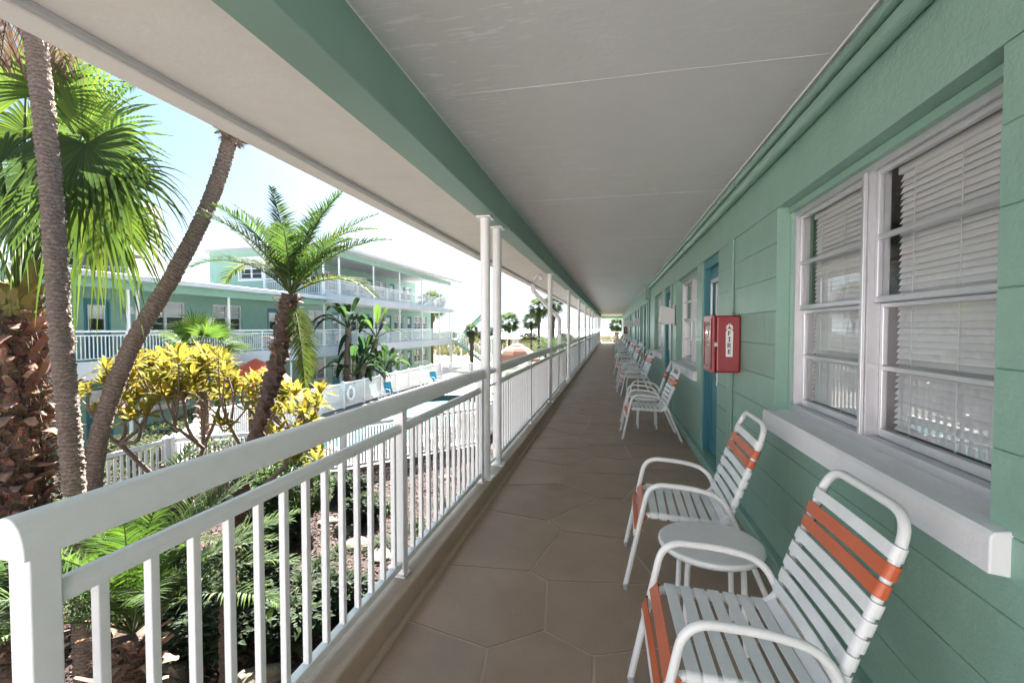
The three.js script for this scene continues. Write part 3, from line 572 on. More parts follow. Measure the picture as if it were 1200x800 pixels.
const font = await new FontLoader().loadAsync('fonts/droid/droid_sans_bold.typeface.json');
function fireCabinet(t, y, label) {
  const g = thing('fire_cabinet', [WALL - 0.003, y, -t], 0, label, 'fire cabinet');
  mesh('case', rbox(-0.175, 0, 0, 0.44, -0.33, 0, 0.016, 3), M.red, g);
  const d = mesh('door', [rbox(-0.205, -0.178, -0.006, 0.446, -0.334, 0.004, 0.010, 3)], M.red, g);
  mesh('door_rim', [rbox(-0.2125, -0.2055, 0.02, 0.42, -0.31, -0.285, 0.003), rbox(-0.2125, -0.2055, 0.02, 0.42, -0.045, -0.02, 0.003), rbox(-0.2125, -0.2055, 0.395, 0.42, -0.284, -0.046, 0.003), rbox(-0.2125, -0.2055, 0.02, 0.045, -0.284, -0.046, 0.003)], M.red, d);
  mesh('pane', new THREE.PlaneGeometry(0.238, 0.35).rotateY(-Math.PI / 2).translate(-0.2065, 0.22, -0.165), M.glass, d);
  mesh('latch', [rbox(-0.19, -0.165, 0.20, 0.235, 0.0045, 0.014, 0.003)], M.metal, g);
  mesh('hanging_tie', sweep([V(-0.17, 0.0, 0.006), V(-0.168, -0.05, 0.008), V(-0.171, -0.10, 0.007)], 0.003, 6), M.chair, g);
  // arrow shaped sign on the side
  const s = new THREE.Shape(); s.moveTo(-0.024, 0.0); s.lineTo(0.024, 0.0); s.lineTo(0.026, 0.19); s.lineTo(0.014, 0.212); s.lineTo(-0.014, 0.212); s.lineTo(-0.026, 0.19); s.closePath();
  const sg = new THREE.ExtrudeGeometry(s, { depth: 0.0012, bevelEnabled: false }); sg.translate(-0.082, 0.125, 0.0005);
  const sign = mesh('sign', sg, M.sign, g);
  for (const [a, b] of [[-1, 0], [1, 0], [-1, 1], [1, 1]]) { const q = new THREE.BoxGeometry(0.032, 0.008, 0.0012); q.rotateZ(a * -0.85); q.translate(-0.082 + a * 0.013, 0.352 + b * 0.014 - 0.004, 0.0011); mesh('arrow_mark', q, M.sign, sign); }
  [...'FIRE'].forEach((ch, i) => { const tg = new TextGeometry(ch, { font, size: 0.036, depth: 0.0010, curveSegments: 4 }); tg.computeBoundingBox(); const bb = tg.boundingBox; tg.translate(-(bb.max.x + bb.min.x) / 2 - 0.082, 0.125 + 0.161 - i * 0.0465, 0.00175); mesh('letter', tg, M.ink, sign); });
}
fireCabinet(3.80, 1.055, 'glossy red fire extinguisher cabinet with FIRE lettering beside the first teal door');
fireCabinet(30.5, 1.03, 'dark red fire cabinet on the wall beyond the row of chairs');
function wallLamp(x, y, t, turn, label, group) {
  const g = thing('wall_lamp', [x, y, -t], turn, label, 'lamp', group);
  const s = new THREE.Shape(); s.moveTo(0, 0.02); s.lineTo(-0.17, 0.07); s.lineTo(-0.20, -0.17); s.lineTo(-0.15, -0.20); s.lineTo(0, -0.19); s.closePath();
  const e = new THREE.ExtrudeGeometry(s, { depth: 0.30, bevelEnabled: true, bevelSize: 0.008, bevelThickness: 0.008, bevelSegments: 2 }); e.translate(0, 0, -0.15); mesh('shade', metres(e), M.white, g);
  mesh('back_plate', rbox(-0.002, 0.012, -0.22, 0.10, -0.10, 0.10, 0.004), M.white, g);
}
wallLamp(WALL - 0.018, 1.66, 7.68, 0, 'white angular wall lamp between the second window and second teal door');
for (const t of [16.85, 22.9, 28.0]) wallLamp(WALL - 0.018, 1.66, t, 0, 'white angular wall lamp far along the walkway wall', 'wall lamps far along the walkway');
// ---------------------------------------------------------------- the wing across the courtyard
const LX = -15.2, LW = -17.2, F2 = 0.28, KL = 0.40, T3 = 22.36, LEND = 42.5;
const opp = thing('motel_wing', [0, 0, 0], 0, 'mint green motel wing across the courtyard with white balcony railings', 'building');
{
  const S = 4.0;   // start of the wing, t
  const w2 = [], d2 = [], pat = [[9.2, 'd'], [10.4, 'w'], [12.15, 'd'], [14.3, 'W'], [17.3, 'W'], [20.6, 'd'], [23.9, 'W'], [26.2, 'd'], [27.6, 'W'], [30.0, 'd'], [31.4, 'W'], [33.4, 'd'], [34.8, 'W'], [37.2, 'd'], [38.6, 'W'], [40.6, 'w']];
  for (const [t, k] of pat) (k === 'd' ? d2 : w2).push([t, t + (k === 'd' ? 0.86 : k === 'W' ? 1.65 : 1.0)]);
  const floorY = [-2.65, F2, 3.12];
  const hole = (y) => [...w2.map(([a, b]) => [a, b, y + 0.95, y + 2.15]), ...d2.map(([a, b]) => [a, b, y + 0.01, y + 2.12])];
  const wall3 = -18.8;
  const walls = [...filled(S, LEND, -2.8, F2 - 0.1, hole(-2.65), (a, b, c, d) => box(LW - 0.2, LW, c, d, -a, -b)), ...filled(S, LEND, F2 - 0.1, 3.0, hole(F2), (a, b, c, d) => box(LW - 0.2, LW, c, d, -a, -b))];
  mesh('wall', walls, M.mint, opp);
  const up = w2.filter(([a]) => a > T3 + 1), upd = d2.filter(([a]) => a > T3 + 1);
  mesh('upper_wall', filled(T3, LEND, 3.0, 5.72, [...up.map(([a, b]) => [a, b, 3.12 + 0.85, 3.12 + 2.1]), ...upd.map(([a, b]) => [a, b, 3.13, 3.12 + 2.12])], (a, b, c, d) => box(wall3 - 0.2, wall3, c, d, -a, -b)), M.mint, opp);
  mesh('end_wall', filled(-22.4, wall3 - 0.2, 2.9, 5.72, [[-20.42, -18.98, 4.09, 5.27]], (a, b, c, d) => box(a, b, c, d, -T3 - 0.2, -T3)), M.mint, opp);
  mesh('far_end_wall', [box(-22.4, LW - 0.2, -2.8, 3.0, -LEND, -LEND + 0.2), box(-22.4, wall3 - 0.2, 3.0, 5.72, -LEND, -LEND + 0.2), box(-22.4, -22.2, -2.8, 5.72, -T3 - 0.2, -LEND), box(-23.6, -23.4, -2.8, 3.0, -S, -T3), box(-23.4, LW - 0.2, -2.8, 3.0, -S - 0.2, -S)], M.mint, opp);
  // slabs
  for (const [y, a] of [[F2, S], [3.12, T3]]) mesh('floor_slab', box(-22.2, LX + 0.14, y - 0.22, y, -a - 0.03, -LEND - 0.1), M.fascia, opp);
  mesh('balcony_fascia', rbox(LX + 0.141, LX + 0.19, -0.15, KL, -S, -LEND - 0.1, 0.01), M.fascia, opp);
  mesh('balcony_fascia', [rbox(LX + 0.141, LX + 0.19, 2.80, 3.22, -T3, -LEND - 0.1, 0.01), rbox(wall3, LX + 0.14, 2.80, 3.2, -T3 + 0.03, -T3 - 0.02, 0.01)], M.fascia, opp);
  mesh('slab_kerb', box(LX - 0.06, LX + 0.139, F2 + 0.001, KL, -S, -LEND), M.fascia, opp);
  mesh('ground_slab', box(LW, LX + 0.3, -2.72, -2.62, -S, -LEND), M.deck, opp);
  mesh('balcony_soffit', [box(LW, LX + 0.13, F2 - 0.26, F2 - 0.222, -S, -LEND), box(LW, LX + 0.13, 2.84, 2.898, -T3, -LEND)], M.soffit, opp);
  // roofs
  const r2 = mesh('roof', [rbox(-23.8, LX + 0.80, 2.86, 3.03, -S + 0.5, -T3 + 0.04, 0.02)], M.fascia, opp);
  mesh('eave_beam', rbox(LX - 0.1, LX + 0.1, 2.62, 2.858, -S, -T3, 0.01), M.mint, r2);
  mesh('soffit', box(LW, LX + 0.78, 2.855, 2.8595, -S, -T3 + 0.05), M.mint, r2);
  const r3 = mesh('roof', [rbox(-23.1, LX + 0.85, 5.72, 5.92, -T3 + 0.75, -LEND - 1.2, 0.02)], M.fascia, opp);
  mesh('eave_beam', [rbox(LX - 0.1, LX + 0.1, 5.42, 5.718, -T3, -LEND, 0.01), rbox(wall3, LX - 0.1, 5.42, 5.718, -T3 - 0.02, -T3 - 0.2, 0.01)], M.mint, r3);
  // posts
  const pt = [8.1, 12.03, 12.34, 16.05, 19.7, 22.42, 23.9, 27.8, 31.6, 35.7, 39.6, 42.3];
  const pg = cyl(0, 0, 0, 0.055, 1, 12);
  const put = (t, y0, y1, x = LX) => { const m = mesh('post', pg, M.rail, opp); m.position.set(x, y0, -t); m.scale.y = y1 - y0; };
  for (const t of pt) { put(t, -2.62, -0.20, LX + 0.02); put(t, KL, t < T3 ? 2.62 : 2.84); if (t > T3) put(t, 3.12, 5.42); }
  // railings: rails and uprights as parts, the thin pickets together
  const railRun = (a, b, y, x) => {
    const r = node('railing', opp); r.position.set(x, y, 0);
    mesh('handrail', [box(-0.035, 0.035, 0.86, 0.92, -a, -b)], M.rail, r);
    mesh('rails', [box(-0.02, 0.02, 0.745, 0.785, -a, -b), box(-0.02, 0.02, 0.05, 0.085, -a, -b)], M.rail, r);
    const n = Math.max(1, Math.round((b - a) / 1.85)), q = [];
    for (let k = 0; k <= n; k++) { const t = a + (b - a) * k / n; mesh('upright', box(-0.03, 0.03, 0, 0.86, -t + 0.03, -t - 0.03), M.rail, r); }
    for (let t = a + 0.1; t < b - 0.05; t += 0.1135) q.push(box(-0.011, 0.011, 0.085, 0.745, -t - 0.011, -t + 0.011));
    mesh('pickets', q, M.rail, r).userData.kind = 'stuff';
    return r;
  };
  const all = [S, ...pt, LEND]; for (let i = 0; i < all.length - 1; i++) if (all[i + 1] - all[i] > 0.6) { railRun(all[i] + 0.06, all[i + 1] - 0.06, KL, LX); if (all[i] >= 22.4) railRun(all[i] + 0.06, all[i + 1] - 0.06, 3.20, LX); }
  { const r = railRun(0, 3.5, 3.20, wall3 + 0.05); r.rotation.y = -Math.PI / 2; r.position.z = -T3 - 0.02; }
  // doors and windows
  const wm = { frame: M.white, blind: 0.5 };
  floorY.forEach((fy, f) => {
    const x = f === 2 ? wall3 : LW;
    for (const [a, b] of f === 2 ? up : w2) { const y = f === 2 ? fy + 0.85 : fy + 0.95, w = hungWindow(opp, [x - 0.06, y, -(a + b) / 2], Math.PI / 2, b - a, f === 2 ? 1.25 : 1.2, b - a > 1.3 ? 2 : 1, 0, wm); mesh('sill', box(-(b - a) / 2 - 0.06, (b - a) / 2 + 0.06, -0.08, -0.002, 0.0, 0.10), M.white, w); }
    for (const [a, b] of f === 2 ? upd : d2) doorUnit(opp, [x - 0.01, fy + 0.01, -(a + b) / 2], Math.PI / 2, b - a, 2.1, 0.48, 0);
  });
  { const w = hungWindow(opp, [-19.7, 4.09, -T3 - 0.05], 0, 1.44, 1.18, 2, 0, wm); mesh('sill', box(-0.8, 0.8, -0.09, -0.002, 0, 0.1), M.white, w); mesh('casing', [box(-0.80, -0.721, 0, 1.18, 0.001, 0.07), box(0.721, 0.80, 0, 1.18, 0.001, 0.07), box(-0.8, 0.8, 1.181, 1.25, 0.001, 0.07)], M.white, w); }
  mesh('corner_board', rbox(wall3 - 0.07, wall3 + 0.06, 3.2, 5.72, -T3 + 0.04, -T3 - 0.06, 0.01), M.white, opp);
  // wall lamps, an air conditioner and lamps
  const ac = node('air_conditioner', opp); ac.position.set(wall3, 4.15, -30.6);
  mesh('case', rbox(0, 0.35, 0, 0.5, -0.35, 0.35, 0.02), M.white, ac); mesh('grille', [0, 1, 2, 3, 4, 5].map(k => box(0.351, 0.36, 0.08 + k * 0.06, 0.10 + k * 0.06, -0.28, 0.28)), M.foot, ac);
  for (const t of [13.55, 22.0, 28.0, 33.0]) { const s = node('lamp', opp); s.position.set(LW, F2 + 1.75, -t); mesh('shade', new THREE.CylinderGeometry(0.10, 0.16, 0.26, 4).rotateY(Math.PI / 4).translate(0.16, 0, 0), M.white, s); mesh('arm', box(0, 0.1, -0.02, 0.02, -0.02, 0.02), M.white, s); }
  // outdoor stair at the far end
  const st = thing('outdoor_stair', [LX - 0.2, GY, -LEND - 0.3], 0, 'white outdoor stair with mint stringers at the end of the opposite wing', 'stair');
  const flight = (x0, x1, y0, y1, z, n) => {
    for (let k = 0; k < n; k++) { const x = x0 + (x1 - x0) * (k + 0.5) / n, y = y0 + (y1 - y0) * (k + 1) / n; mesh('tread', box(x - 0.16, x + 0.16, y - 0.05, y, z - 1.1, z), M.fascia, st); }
    for (const dz of [0.02, -1.12]) {
      mesh('stringer', sweep([V(x0, y0, z + dz), V(x1, y1, z + dz)], 0.13, 4), M.mint, st);
      mesh('handrail', sweep([V(x0, y0 + 1.0, z + dz), V(x1, y1 + 1.0, z + dz)], 0.04, 6), M.rail, st);
      const q = []; for (let k = 0; k <= 26; k++) { const x = x0 + (x1 - x0) * k / 26, y = y0 + (y1 - y0) * k / 26; q.push(box(x - 0.012, x + 0.012, y + 0.12, y + 0.97, z + dz - 0.012, z + dz + 0.012)); }
      mesh('pickets', q, M.rail, st).userData.kind = 'stuff';
    }
  };
  flight(4.4, 0.2, 0.05, 2.9, -0.3, 15); flight(0.2, 3.2, 2.95, 5.8, -1.9, 15);
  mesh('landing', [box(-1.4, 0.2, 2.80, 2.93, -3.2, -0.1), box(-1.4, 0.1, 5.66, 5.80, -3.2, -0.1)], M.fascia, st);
  mesh('post', box(0.1, 0.24, 0, 5.7, -0.2, -0.06), M.rail, st); mesh('post', box(0.1, 0.24, 0, 5.7, -3.2, -3.06), M.rail, st);
  // small shelter beyond it
  const sh = thing('beach_shelter', [-11.6, GY, -49], 0, 'small white shelter with a mint roof beyond the outdoor stair', 'shelter');
  for (const [x, z] of [[-1.2, 0], [1.2, 0], [-1.2, -2], [1.2, -2]]) mesh('post', box(x - 0.09, x + 0.09, 0, 2.9, z - 0.09, z + 0.09), M.rail, sh);
  mesh('roof', [new THREE.CylinderGeometry(0.3, 2.5, 0.6, 4).rotateY(Math.PI / 4).translate(0, 3.2, -1)], M.mint, sh);
  // chairs on the opposite balcony, too small to show their parts
  const parts = []; chair0.updateMatrixWorld(true); const inv = chair0.matrixWorld.clone().invert();
  chair0.traverse(o => { if (o.isMesh && !/foot/.test(o.name) && !/orange/.test(o.name)) { const q = o.geometry.clone(); q.applyMatrix4(inv.clone().multiply(o.matrixWorld)); parts.push(q); } });
  const cg = join(parts);
  const ch = (x, y, t, turn, l, gr) => { const m = mesh('balcony_chair', cg, M.chair, scene); m.position.set(x, y, -t); m.rotation.y = turn; tag(m, l, 'chair', gr); };
  for (const t of [14.6, 15.7, 17.9, 19.1, 24.6, 25.8, 28.6, 29.6, 32.4, 35.6]) ch(LX - 0.75, F2, t, Math.PI, 'white strap chair on the opposite wing\'s middle balcony', 'chairs on the opposite middle balcony');
  for (const t of [26.0, 31.0, 32.0, 33.0]) ch(LX - 1.6, 3.12, t, Math.PI, 'white strap chair on the opposite wing\'s top balcony', 'chairs on the opposite top balcony');
}
// ---------------------------------------------------------------- courtyard ground, pool, fences, furniture, beach
const structure = (o) => tag(o, null, null, null, 'structure');
function sheet(name, poly, y, mat, thick = 0, hole) {
  const s = new THREE.Shape(poly.map(([x, t]) => new THREE.Vector2(x, t)));
  if (hole) s.holes.push(new THREE.Path(hole.map(([x, t]) => new THREE.Vector2(x, t))));
  const g = thick ? new THREE.ExtrudeGeometry(s, { depth: thick, bevelEnabled: false }) : new THREE.ShapeGeometry(s);
  g.rotateX(-Math.PI / 2); g.translate(0, y - thick, 0); return structure(mesh(name, metres(g), mat, scene));
}
const MUL = -2.80;
{ // ground with low dunes far off
  const g = new THREE.PlaneGeometry(900, 700, 150, 150); g.rotateX(-Math.PI / 2); g.translate(-40, 0, -260);
  const p = g.attributes.position; for (let i = 0; i < p.count; i++) { const t = -p.getZ(i), x = p.getX(i); const d = Math.max(0, Math.min(1, (t - 75) / 30)), q = Math.max(0, Math.min(1, (150 - t) / 30)); p.setY(i, -2.95 + d * q * (1.5 + 0.7 * Math.sin(x * 0.11 + t * 0.05) + 0.5 * Math.sin(x * 0.23 - t * 0.13))- (t > 150 ? Math.min(2.2, (t - 150) * 0.04) : 0)); }
  g.computeVertexNormals(); structure(mesh('ground', metres(g), M.sand, scene));
}
structure(mesh('sea', metres(new THREE.PlaneGeometry(5000, 3000).rotateX(-Math.PI / 2).translate(-40, -4.1, -1720)), M.sea, scene));
const poolPoly = [[-11.4, 17.2], [-10.2, 14.6], [-8.0, 13.6], [-6.6, 15.2], [-6.4, 20], [-6.6, 25], [-8.6, 26.6], [-10.8, 25.6], [-11.6, 21]];
const poolCurve = new THREE.CatmullRomCurve3(poolPoly.map(([x, t]) => V(x, 0, t)), true).getPoints(72).slice(0, -1).map(p => [p.x, p.z]);
const enclosure = [[-10.75, 7.0], [-10.75, 9.4], [-7.4, 11.7], [-4.5, 15.3], [-4.2, 35.5], [-13.6, 34.6], [-13.13, 30], [-13.13, 13.2], [-10.9, 10.0]];
sheet('pool_deck', [[-13.3, 13.0], [-10.75, 9.6], [-7.45, 11.8], [-4.55, 15.3], [-4.0, 36], [-13.6, 35.2], [-13.35, 30]], GY, M.deck, 0.2, [...poolCurve].reverse());
{ // pool basin, coping and water
  const pool = thing('swimming_pool', [0, GY, 0], 0, 'turquoise free form swimming pool inside the white picket fence', 'pool');
  const s = new THREE.Shape(poolCurve.map(([x, t]) => new THREE.Vector2(x, t)));
  const f = new THREE.ShapeGeometry(s); f.rotateX(-Math.PI / 2); f.translate(0, -0.28, 0); mesh('basin_floor', metres(f), M.pool, pool);
  const pos = []; for (let i = 0; i < poolCurve.length; i++) { const a = poolCurve[i], b = poolCurve[(i + 1) % poolCurve.length]; pos.push(a[0], -0.28, -a[1], b[0], -0.28, -b[1], b[0], 0, -b[1], a[0], -0.28, -a[1], b[0], 0, -b[1], a[0], 0, -a[1]); }
  const wg = new THREE.BufferGeometry(); wg.setAttribute('position', new THREE.Float32BufferAttribute(pos, 3)); wg.computeVertexNormals(); mesh('basin_wall', metres(wg), M.pool, pool);
  const wt = new THREE.ShapeGeometry(s); wt.rotateX(-Math.PI / 2); wt.translate(0, -0.03, 0); mesh('water', metres(wt), M.water, pool);
  for (let i = 0; i < poolCurve.length; i += 1) { const a = poolCurve[i], b = poolCurve[(i + 1) % poolCurve.length], L = Math.hypot(a[0] - b[0], a[1] - b[1]); const m = mesh('coping_stone', rbox(-0.14, 0.20, 0.002, 0.05, -L / 2 + 0.004, L / 2 - 0.004, 0.012), M.fascia, pool); m.position.set((a[0] + b[0]) / 2, 0, -(a[1] + b[1]) / 2); m.rotation.y = Math.atan2(b[0] - a[0], -(b[1] - a[1])); }
  for (const [x, t] of [[-6.45, 18.0], [-10.7, 25.4]]) { const l = thing('pool_ladder', [x, GY, -t], 0, x > -8 ? 'white curved pool handrails on the garden side of the pool' : 'white curved pool handrails at the far corner of the pool', 'ladder'); for (const dz of [-0.28, 0.28]) mesh('rail', sweep(curve([V(0.55, 0.05, dz), V(0.5, 0.8, dz), V(0.2, 0.95, dz), V(-0.15, 0.6, dz), V(-0.3, -0.25, dz)], 20), 0.024, 8), M.white, l); for (let k = 0; k < 2; k++) mesh('step', box(-0.34, -0.22, -0.10 - k * 0.1, -0.08 - k * 0.1, -0.27, 0.27), M.white, l); }
}
sheet('mulch_bed', [[-1.2, -6], [-10.6, -6], [-10.7, 9.3], [-7.4, 11.6], [-4.4, 15.2], [-4.1, 38], [-1.2, 38]], MUL, M.mulch, 0.1);
sheet('lawn', [[-14, 36.3], [-2.5, 36.6], [-2.5, 62], [-18, 66], [-34, 64], [-34, 46.3], [-14, 46.3]], -2.74, M.lawn, 0.1);
sheet('path', [[-14.88, -4], [-14.88, 46], [-13.3, 46], [-13.3, 12.6], [-11.0, 9.6], [-11.0, -4]], -2.70, M.deck, 0.12);

// white picket fences
const pickG = box(-0.009, 0.009, 0.09, 1.17, -0.032, 0.032), pickL = box(-0.009, 0.009, 0.09, 1.17, -0.027, 0.027);
function fence(a, b, label, group, opt = {}) {
  const dx = b[0] - a[0], dt = b[1] - a[1], L = Math.hypot(dx, dt), H = opt.h || 1.30;
  const g = thing('picket_fence', [a[0], opt.y ?? GY, -a[1]], Math.atan2(dx, -dt) + Math.PI, label, 'fence', group);   // runs along local -z
  const n = Math.max(1, Math.round(L / 2.0));
  for (let k = 0; k <= n; k++) {
    const z = -L * k / n; mesh('post', [rbox(-0.06, 0.06, 0, H + 0.03, z - 0.06, z + 0.06, 0.006)], M.white, g);
    const c = new THREE.ConeGeometry(0.095, 0.08, 4).rotateY(Math.PI / 4).translate(0, H + 0.072, z); mesh('post_cap', clean(c), M.white, g);
  }
  mesh('top_rail', box(-0.025, 0.025, H - 0.10, H, 0, -L), M.white, g); mesh('bottom_rail', box(-0.025, 0.025, 0.06, 0.14, 0, -L), M.white, g);
  const step = opt.step || 0.092, pg = opt.wide ? pickG : pickL;
  for (let s = step * 0.6; s < L; s += step) { if (opt.each) { const m = mesh('picket', pg, M.white, g); m.position.z = -s; } else (g.userData.q ||= []).push(s); }
  if (g.userData.q) { mesh('pickets', g.userData.q.map(s => pg.clone().translate(0, 0, -s)), M.white, g).userData.kind = 'stuff'; delete g.userData.q; }
  return g;
}
fence([-10.75, 5.4], [-10.75, 9.35], 'short white picket fence run behind the yellow leaved shrub', null, { each: 1, wide: 1, step: 0.14 });
fence([-10.7, 9.5], [-7.45, 11.75], 'slanting white picket fence between garden bed and pool, behind the clipped green bush', null, { each: 1 });
fence([-7.4, 11.8], [-4.5, 15.3], 'slanting white picket fence nearest the round white posts, at the pool corner', null, { each: 1 });
fence([-4.5, 15.4], [-4.2, 35.4], 'long white picket fence between the pool and the walkway wing', null, {});
fence([-13.13, 13.2], [-13.13, 34.4], 'long white picket fence along the opposite wing, with a life ring on it', null, { each: 0 });
fence([-13.1, 34.6], [-4.2, 35.6], 'white picket fence closing the pool yard towards the beach', null, {});
fence([-10.8, 9.6], [-13.1, 13.1], 'pink tinged white picket fence behind the stems of the yellow shrub', null, { wide: 1, step: 0.14 });
{ const l = thing('life_ring', [-13.06, GY + 0.72, -21.35], 0, 'white life ring hung on the long picket fence', 'life ring'); mesh('ring', new THREE.TorusGeometry(0.30, 0.075, 12, 32).rotateY(Math.PI / 2).translate(0.06, 0, 0), M.white, l); mesh('rope', new THREE.TorusGeometry(0.385, 0.012, 6, 32).rotateY(Math.PI / 2).translate(0.06, 0, 0), M.slat, l); }

// umbrellas
function umbrella(x, t, h, R, mat, valMat, label) {
  const g = thing('patio_umbrella', [x, GY, -t], 0, label, 'umbrella');
  mesh('pole', cyl(0, 0, 0, 0.025, h + 0.05, 12), M.white, g); mesh('base', cyl(0, 0, 0, 0.28, 0.08, 20, 0.24), M.foot, g);
  const N = 8, pos = [];
  for (let k = 0; k < N; k++) for (let i = 0; i < 6; i++) {
    const pt = (f, a) => { const r = R * f, sag = 0.05 * Math.sin(Math.PI * f); const mid = Math.cos((a - (k + 0.5) * 2 * Math.PI / N)); const rad = r * (Math.cos(Math.PI / N) / Math.max(0.2, mid)) * (1 - 0.0 * f); return [Math.cos(a) * rad, h - 0.62 * f * f * R / 1.3 - 0.18 * f + sag * 0.6, Math.sin(a) * rad]; };
    const a0 = k * 2 * Math.PI / N, a1 = (k + 1) * 2 * Math.PI / N, f0 = i / 6, f1 = (i + 1) / 6;
    for (let j = 0; j < 3; j++) { const b0 = a0 + (a1 - a0) * j / 3, b1 = a0 + (a1 - a0) * (j + 1) / 3; const A = pt(f0, b0), B = pt(f0, b1), C = pt(f1, b1), D = pt(f1, b0); pos.push(...A, ...B, ...C, ...A, ...C, ...D); if (i === 5) { const v = q => [q[0], q[1] - 0.16, q[2]]; pos.push(...D, ...C, ...v(C), ...D, ...v(C), ...v(D)); } }
  }
  const cg = new THREE.BufferGeometry(); cg.setAttribute('position', new THREE.Float32BufferAttribute(pos, 3)); cg.computeVertexNormals(); mesh('canopy', metres(cg), mat, g);
  mesh('vent', new THREE.ConeGeometry(R * 0.27, 0.16, 8, 1, true).translate(0, h + 0.03, 0), valMat, g);
  for (let k = 0; k < N; k++) { const a = k * 2 * Math.PI / N; mesh('rib', sweep([V(0, h - 0.05, 0), V(Math.cos(a) * R * 0.5, h - 0.33, Math.sin(a) * R * 0.5), V(Math.cos(a) * R * 0.97, h - 0.62 * R / 1.3 - 0.2, Math.sin(a) * R * 0.97)], 0.01, 5), M.white, g); }
}
umbrella(-14.0, 16.1, 2.72, 1.3, M.umbrella, M.umbrella, 'bright orange patio umbrella rising behind the yellow leaved shrub');
umbrella(-6.1, 30.0, 2.95, 1.55, M.peach, M.umbrella, 'peach patio umbrella with a red top by the far pool fence');
{ const g = thing('patio_table', [-14.0, GY, -16.1], 0, 'round dark patio table under the orange umbrella', 'table'); const ring = new THREE.RingGeometry(0.04, 0.6, 36).rotateX(-Math.PI / 2); ring.translate(0, 0.73, 0); mesh('top', [ring, new THREE.CylinderGeometry(0.6, 0.6, 0.03, 36, 1, true).translate(0, 0.715, 0)], M.sling, g); for (let k = 0; k < 4; k++) { const a = k * Math.PI / 2 + 0.4; mesh('leg', sweep([V(Math.cos(a) * 0.45, 0.7, Math.sin(a) * 0.45), V(Math.cos(a) * 0.52, 0, Math.sin(a) * 0.52)], 0.018, 8), M.white, g); } }
// sling chairs by the pool
const slingSide = sweep(rounded([V(0.02, 0.0, 0), V(0.10, 0.58, 0), V(0.56, 0.60, 0), V(0.70, 0.0, 0)], [0, 0.1, 0.1, 0], 5), 0.016, 8);
function slingGeo() { const p = curve([V(0.06, 0.40, 0), V(0.20, 0.42, 0), V(0.50, 0.36, 0), V(0.60, 0.42, 0), V(0.72, 0.75, 0), V(0.80, 1.0, 0)], 20), pos = []; for (let i = 0; i < p.length - 1; i++) for (const dz of [0, -0.008]) { const a = p[i], b = p[i + 1]; pos.push(a.x - dz, a.y + dz, -0.25, b.x - dz, b.y + dz, -0.25, b.x - dz, b.y + dz, 0.25, a.x - dz, a.y + dz, -0.25, b.x - dz, b.y + dz, 0.25, a.x - dz, a.y + dz, 0.25); } const g = new THREE.BufferGeometry(); g.setAttribute('position', new THREE.Float32BufferAttribute(pos, 3)); g.computeVertexNormals(); return metres(g); }
const slingG = slingGeo();
function slingChair(x, t, turn, mat, label, group) { const g = thing('pool_chair', [x, GY, -t], turn, label, 'chair', group); for (const s of [-0.27, 0.27]) mesh('side_frame', slingSide, M.white, g).position.z = s; mesh('sling', slingG, mat, g); mesh('back_bar', sweep([V(0.79, 0.98, -0.27), V(0.79, 0.98, 0.27)], 0.014, 8), M.white, g); }
slingChair(-11.9, 24.1, Math.PI - 0.5, M.sling, 'teal sling pool chair against the long fence, nearer the life ring');
slingChair(-12.0, 22.9, Math.PI - 0.3, M.strap, 'white pool chair beside the teal one near the life ring');
slingChair(-11.8, 30.6, Math.PI - 0.6, M.sling, 'teal sling pool chair in the far left corner of the pool yard');
slingChair(-11.9, 29.4, Math.PI - 0.2, M.strap, 'white pool chair in the far left corner of the pool yard');
slingChair(-8.4, 33.6, Math.PI / 2, M.sling, 'teal sling pool chair before the fence towards the beach');
slingChair(-15.8, 20.4, Math.PI, M.sling, 'teal chair on the ground floor walk of the opposite wing');
slingChair(-15.9, 24.5, Math.PI, M.sling, 'teal chair at the ground floor window of the opposite wing');
slingChair(-15.9, 33.5, Math.PI, M.strap, 'white chair on the ground floor walk of the opposite wing, by the tall leafy plants');
slingChair(-6.0, 14.7, Math.PI * 0.75, M.strap, 'white pool chair inside the slanting fence at the pool corner');
slingChair(-9.2, 12.6, -0.4, M.sling, 'teal sling chair inside the slanting fence behind the green bush');

{ // neighbouring tower beyond the opposite wing
  const g = thing('neighbour_tower', [at(147, 384, 62).x, -3, at(147, 384, 62).z], 0.5, 'pale grey tower block with balconies beyond the opposite wing', 'building');
  mesh('wall', box(-12, 0, 0, 23, -12, 0), M.tower, g);
  for (let k = 0; k < 7; k++) { const b = node('balcony', g); b.position.set(0, 2.6 + k * 2.9, 0); mesh('slab', box(-10, 1.8, -0.2, 0, -3, 1.6), M.tower, b); mesh('guard', [box(-10, 1.8, 0.95, 1.03, 1.5, 1.56), ...Array.from({ length: 40 }, (_, i) => box(-10 + i * 0.3, -9.97 + i * 0.3, 0, 0.95, 1.5, 1.55))], M.rail, b); }
  for (let k = 0; k < 7; k++) for (let i = 0; i < 3; i++) { const w = node('window', g); w.position.set(-9 + i * 3, 3.0 + k * 2.9, 0.02); mesh('frame', [box(-0.9, 0.9, 0, 0.08, 0, 0.06), box(-0.9, 0.9, 1.7, 1.78, 0, 0.06), box(-0.9, -0.82, 0.08, 1.7, 0, 0.06), box(0.82, 0.9, 0.08, 1.7, 0, 0.06)], M.white, w); mesh('pane', box(-0.82, 0.82, 0.08, 1.7, 0, 0.02), M.dark, w); }
}

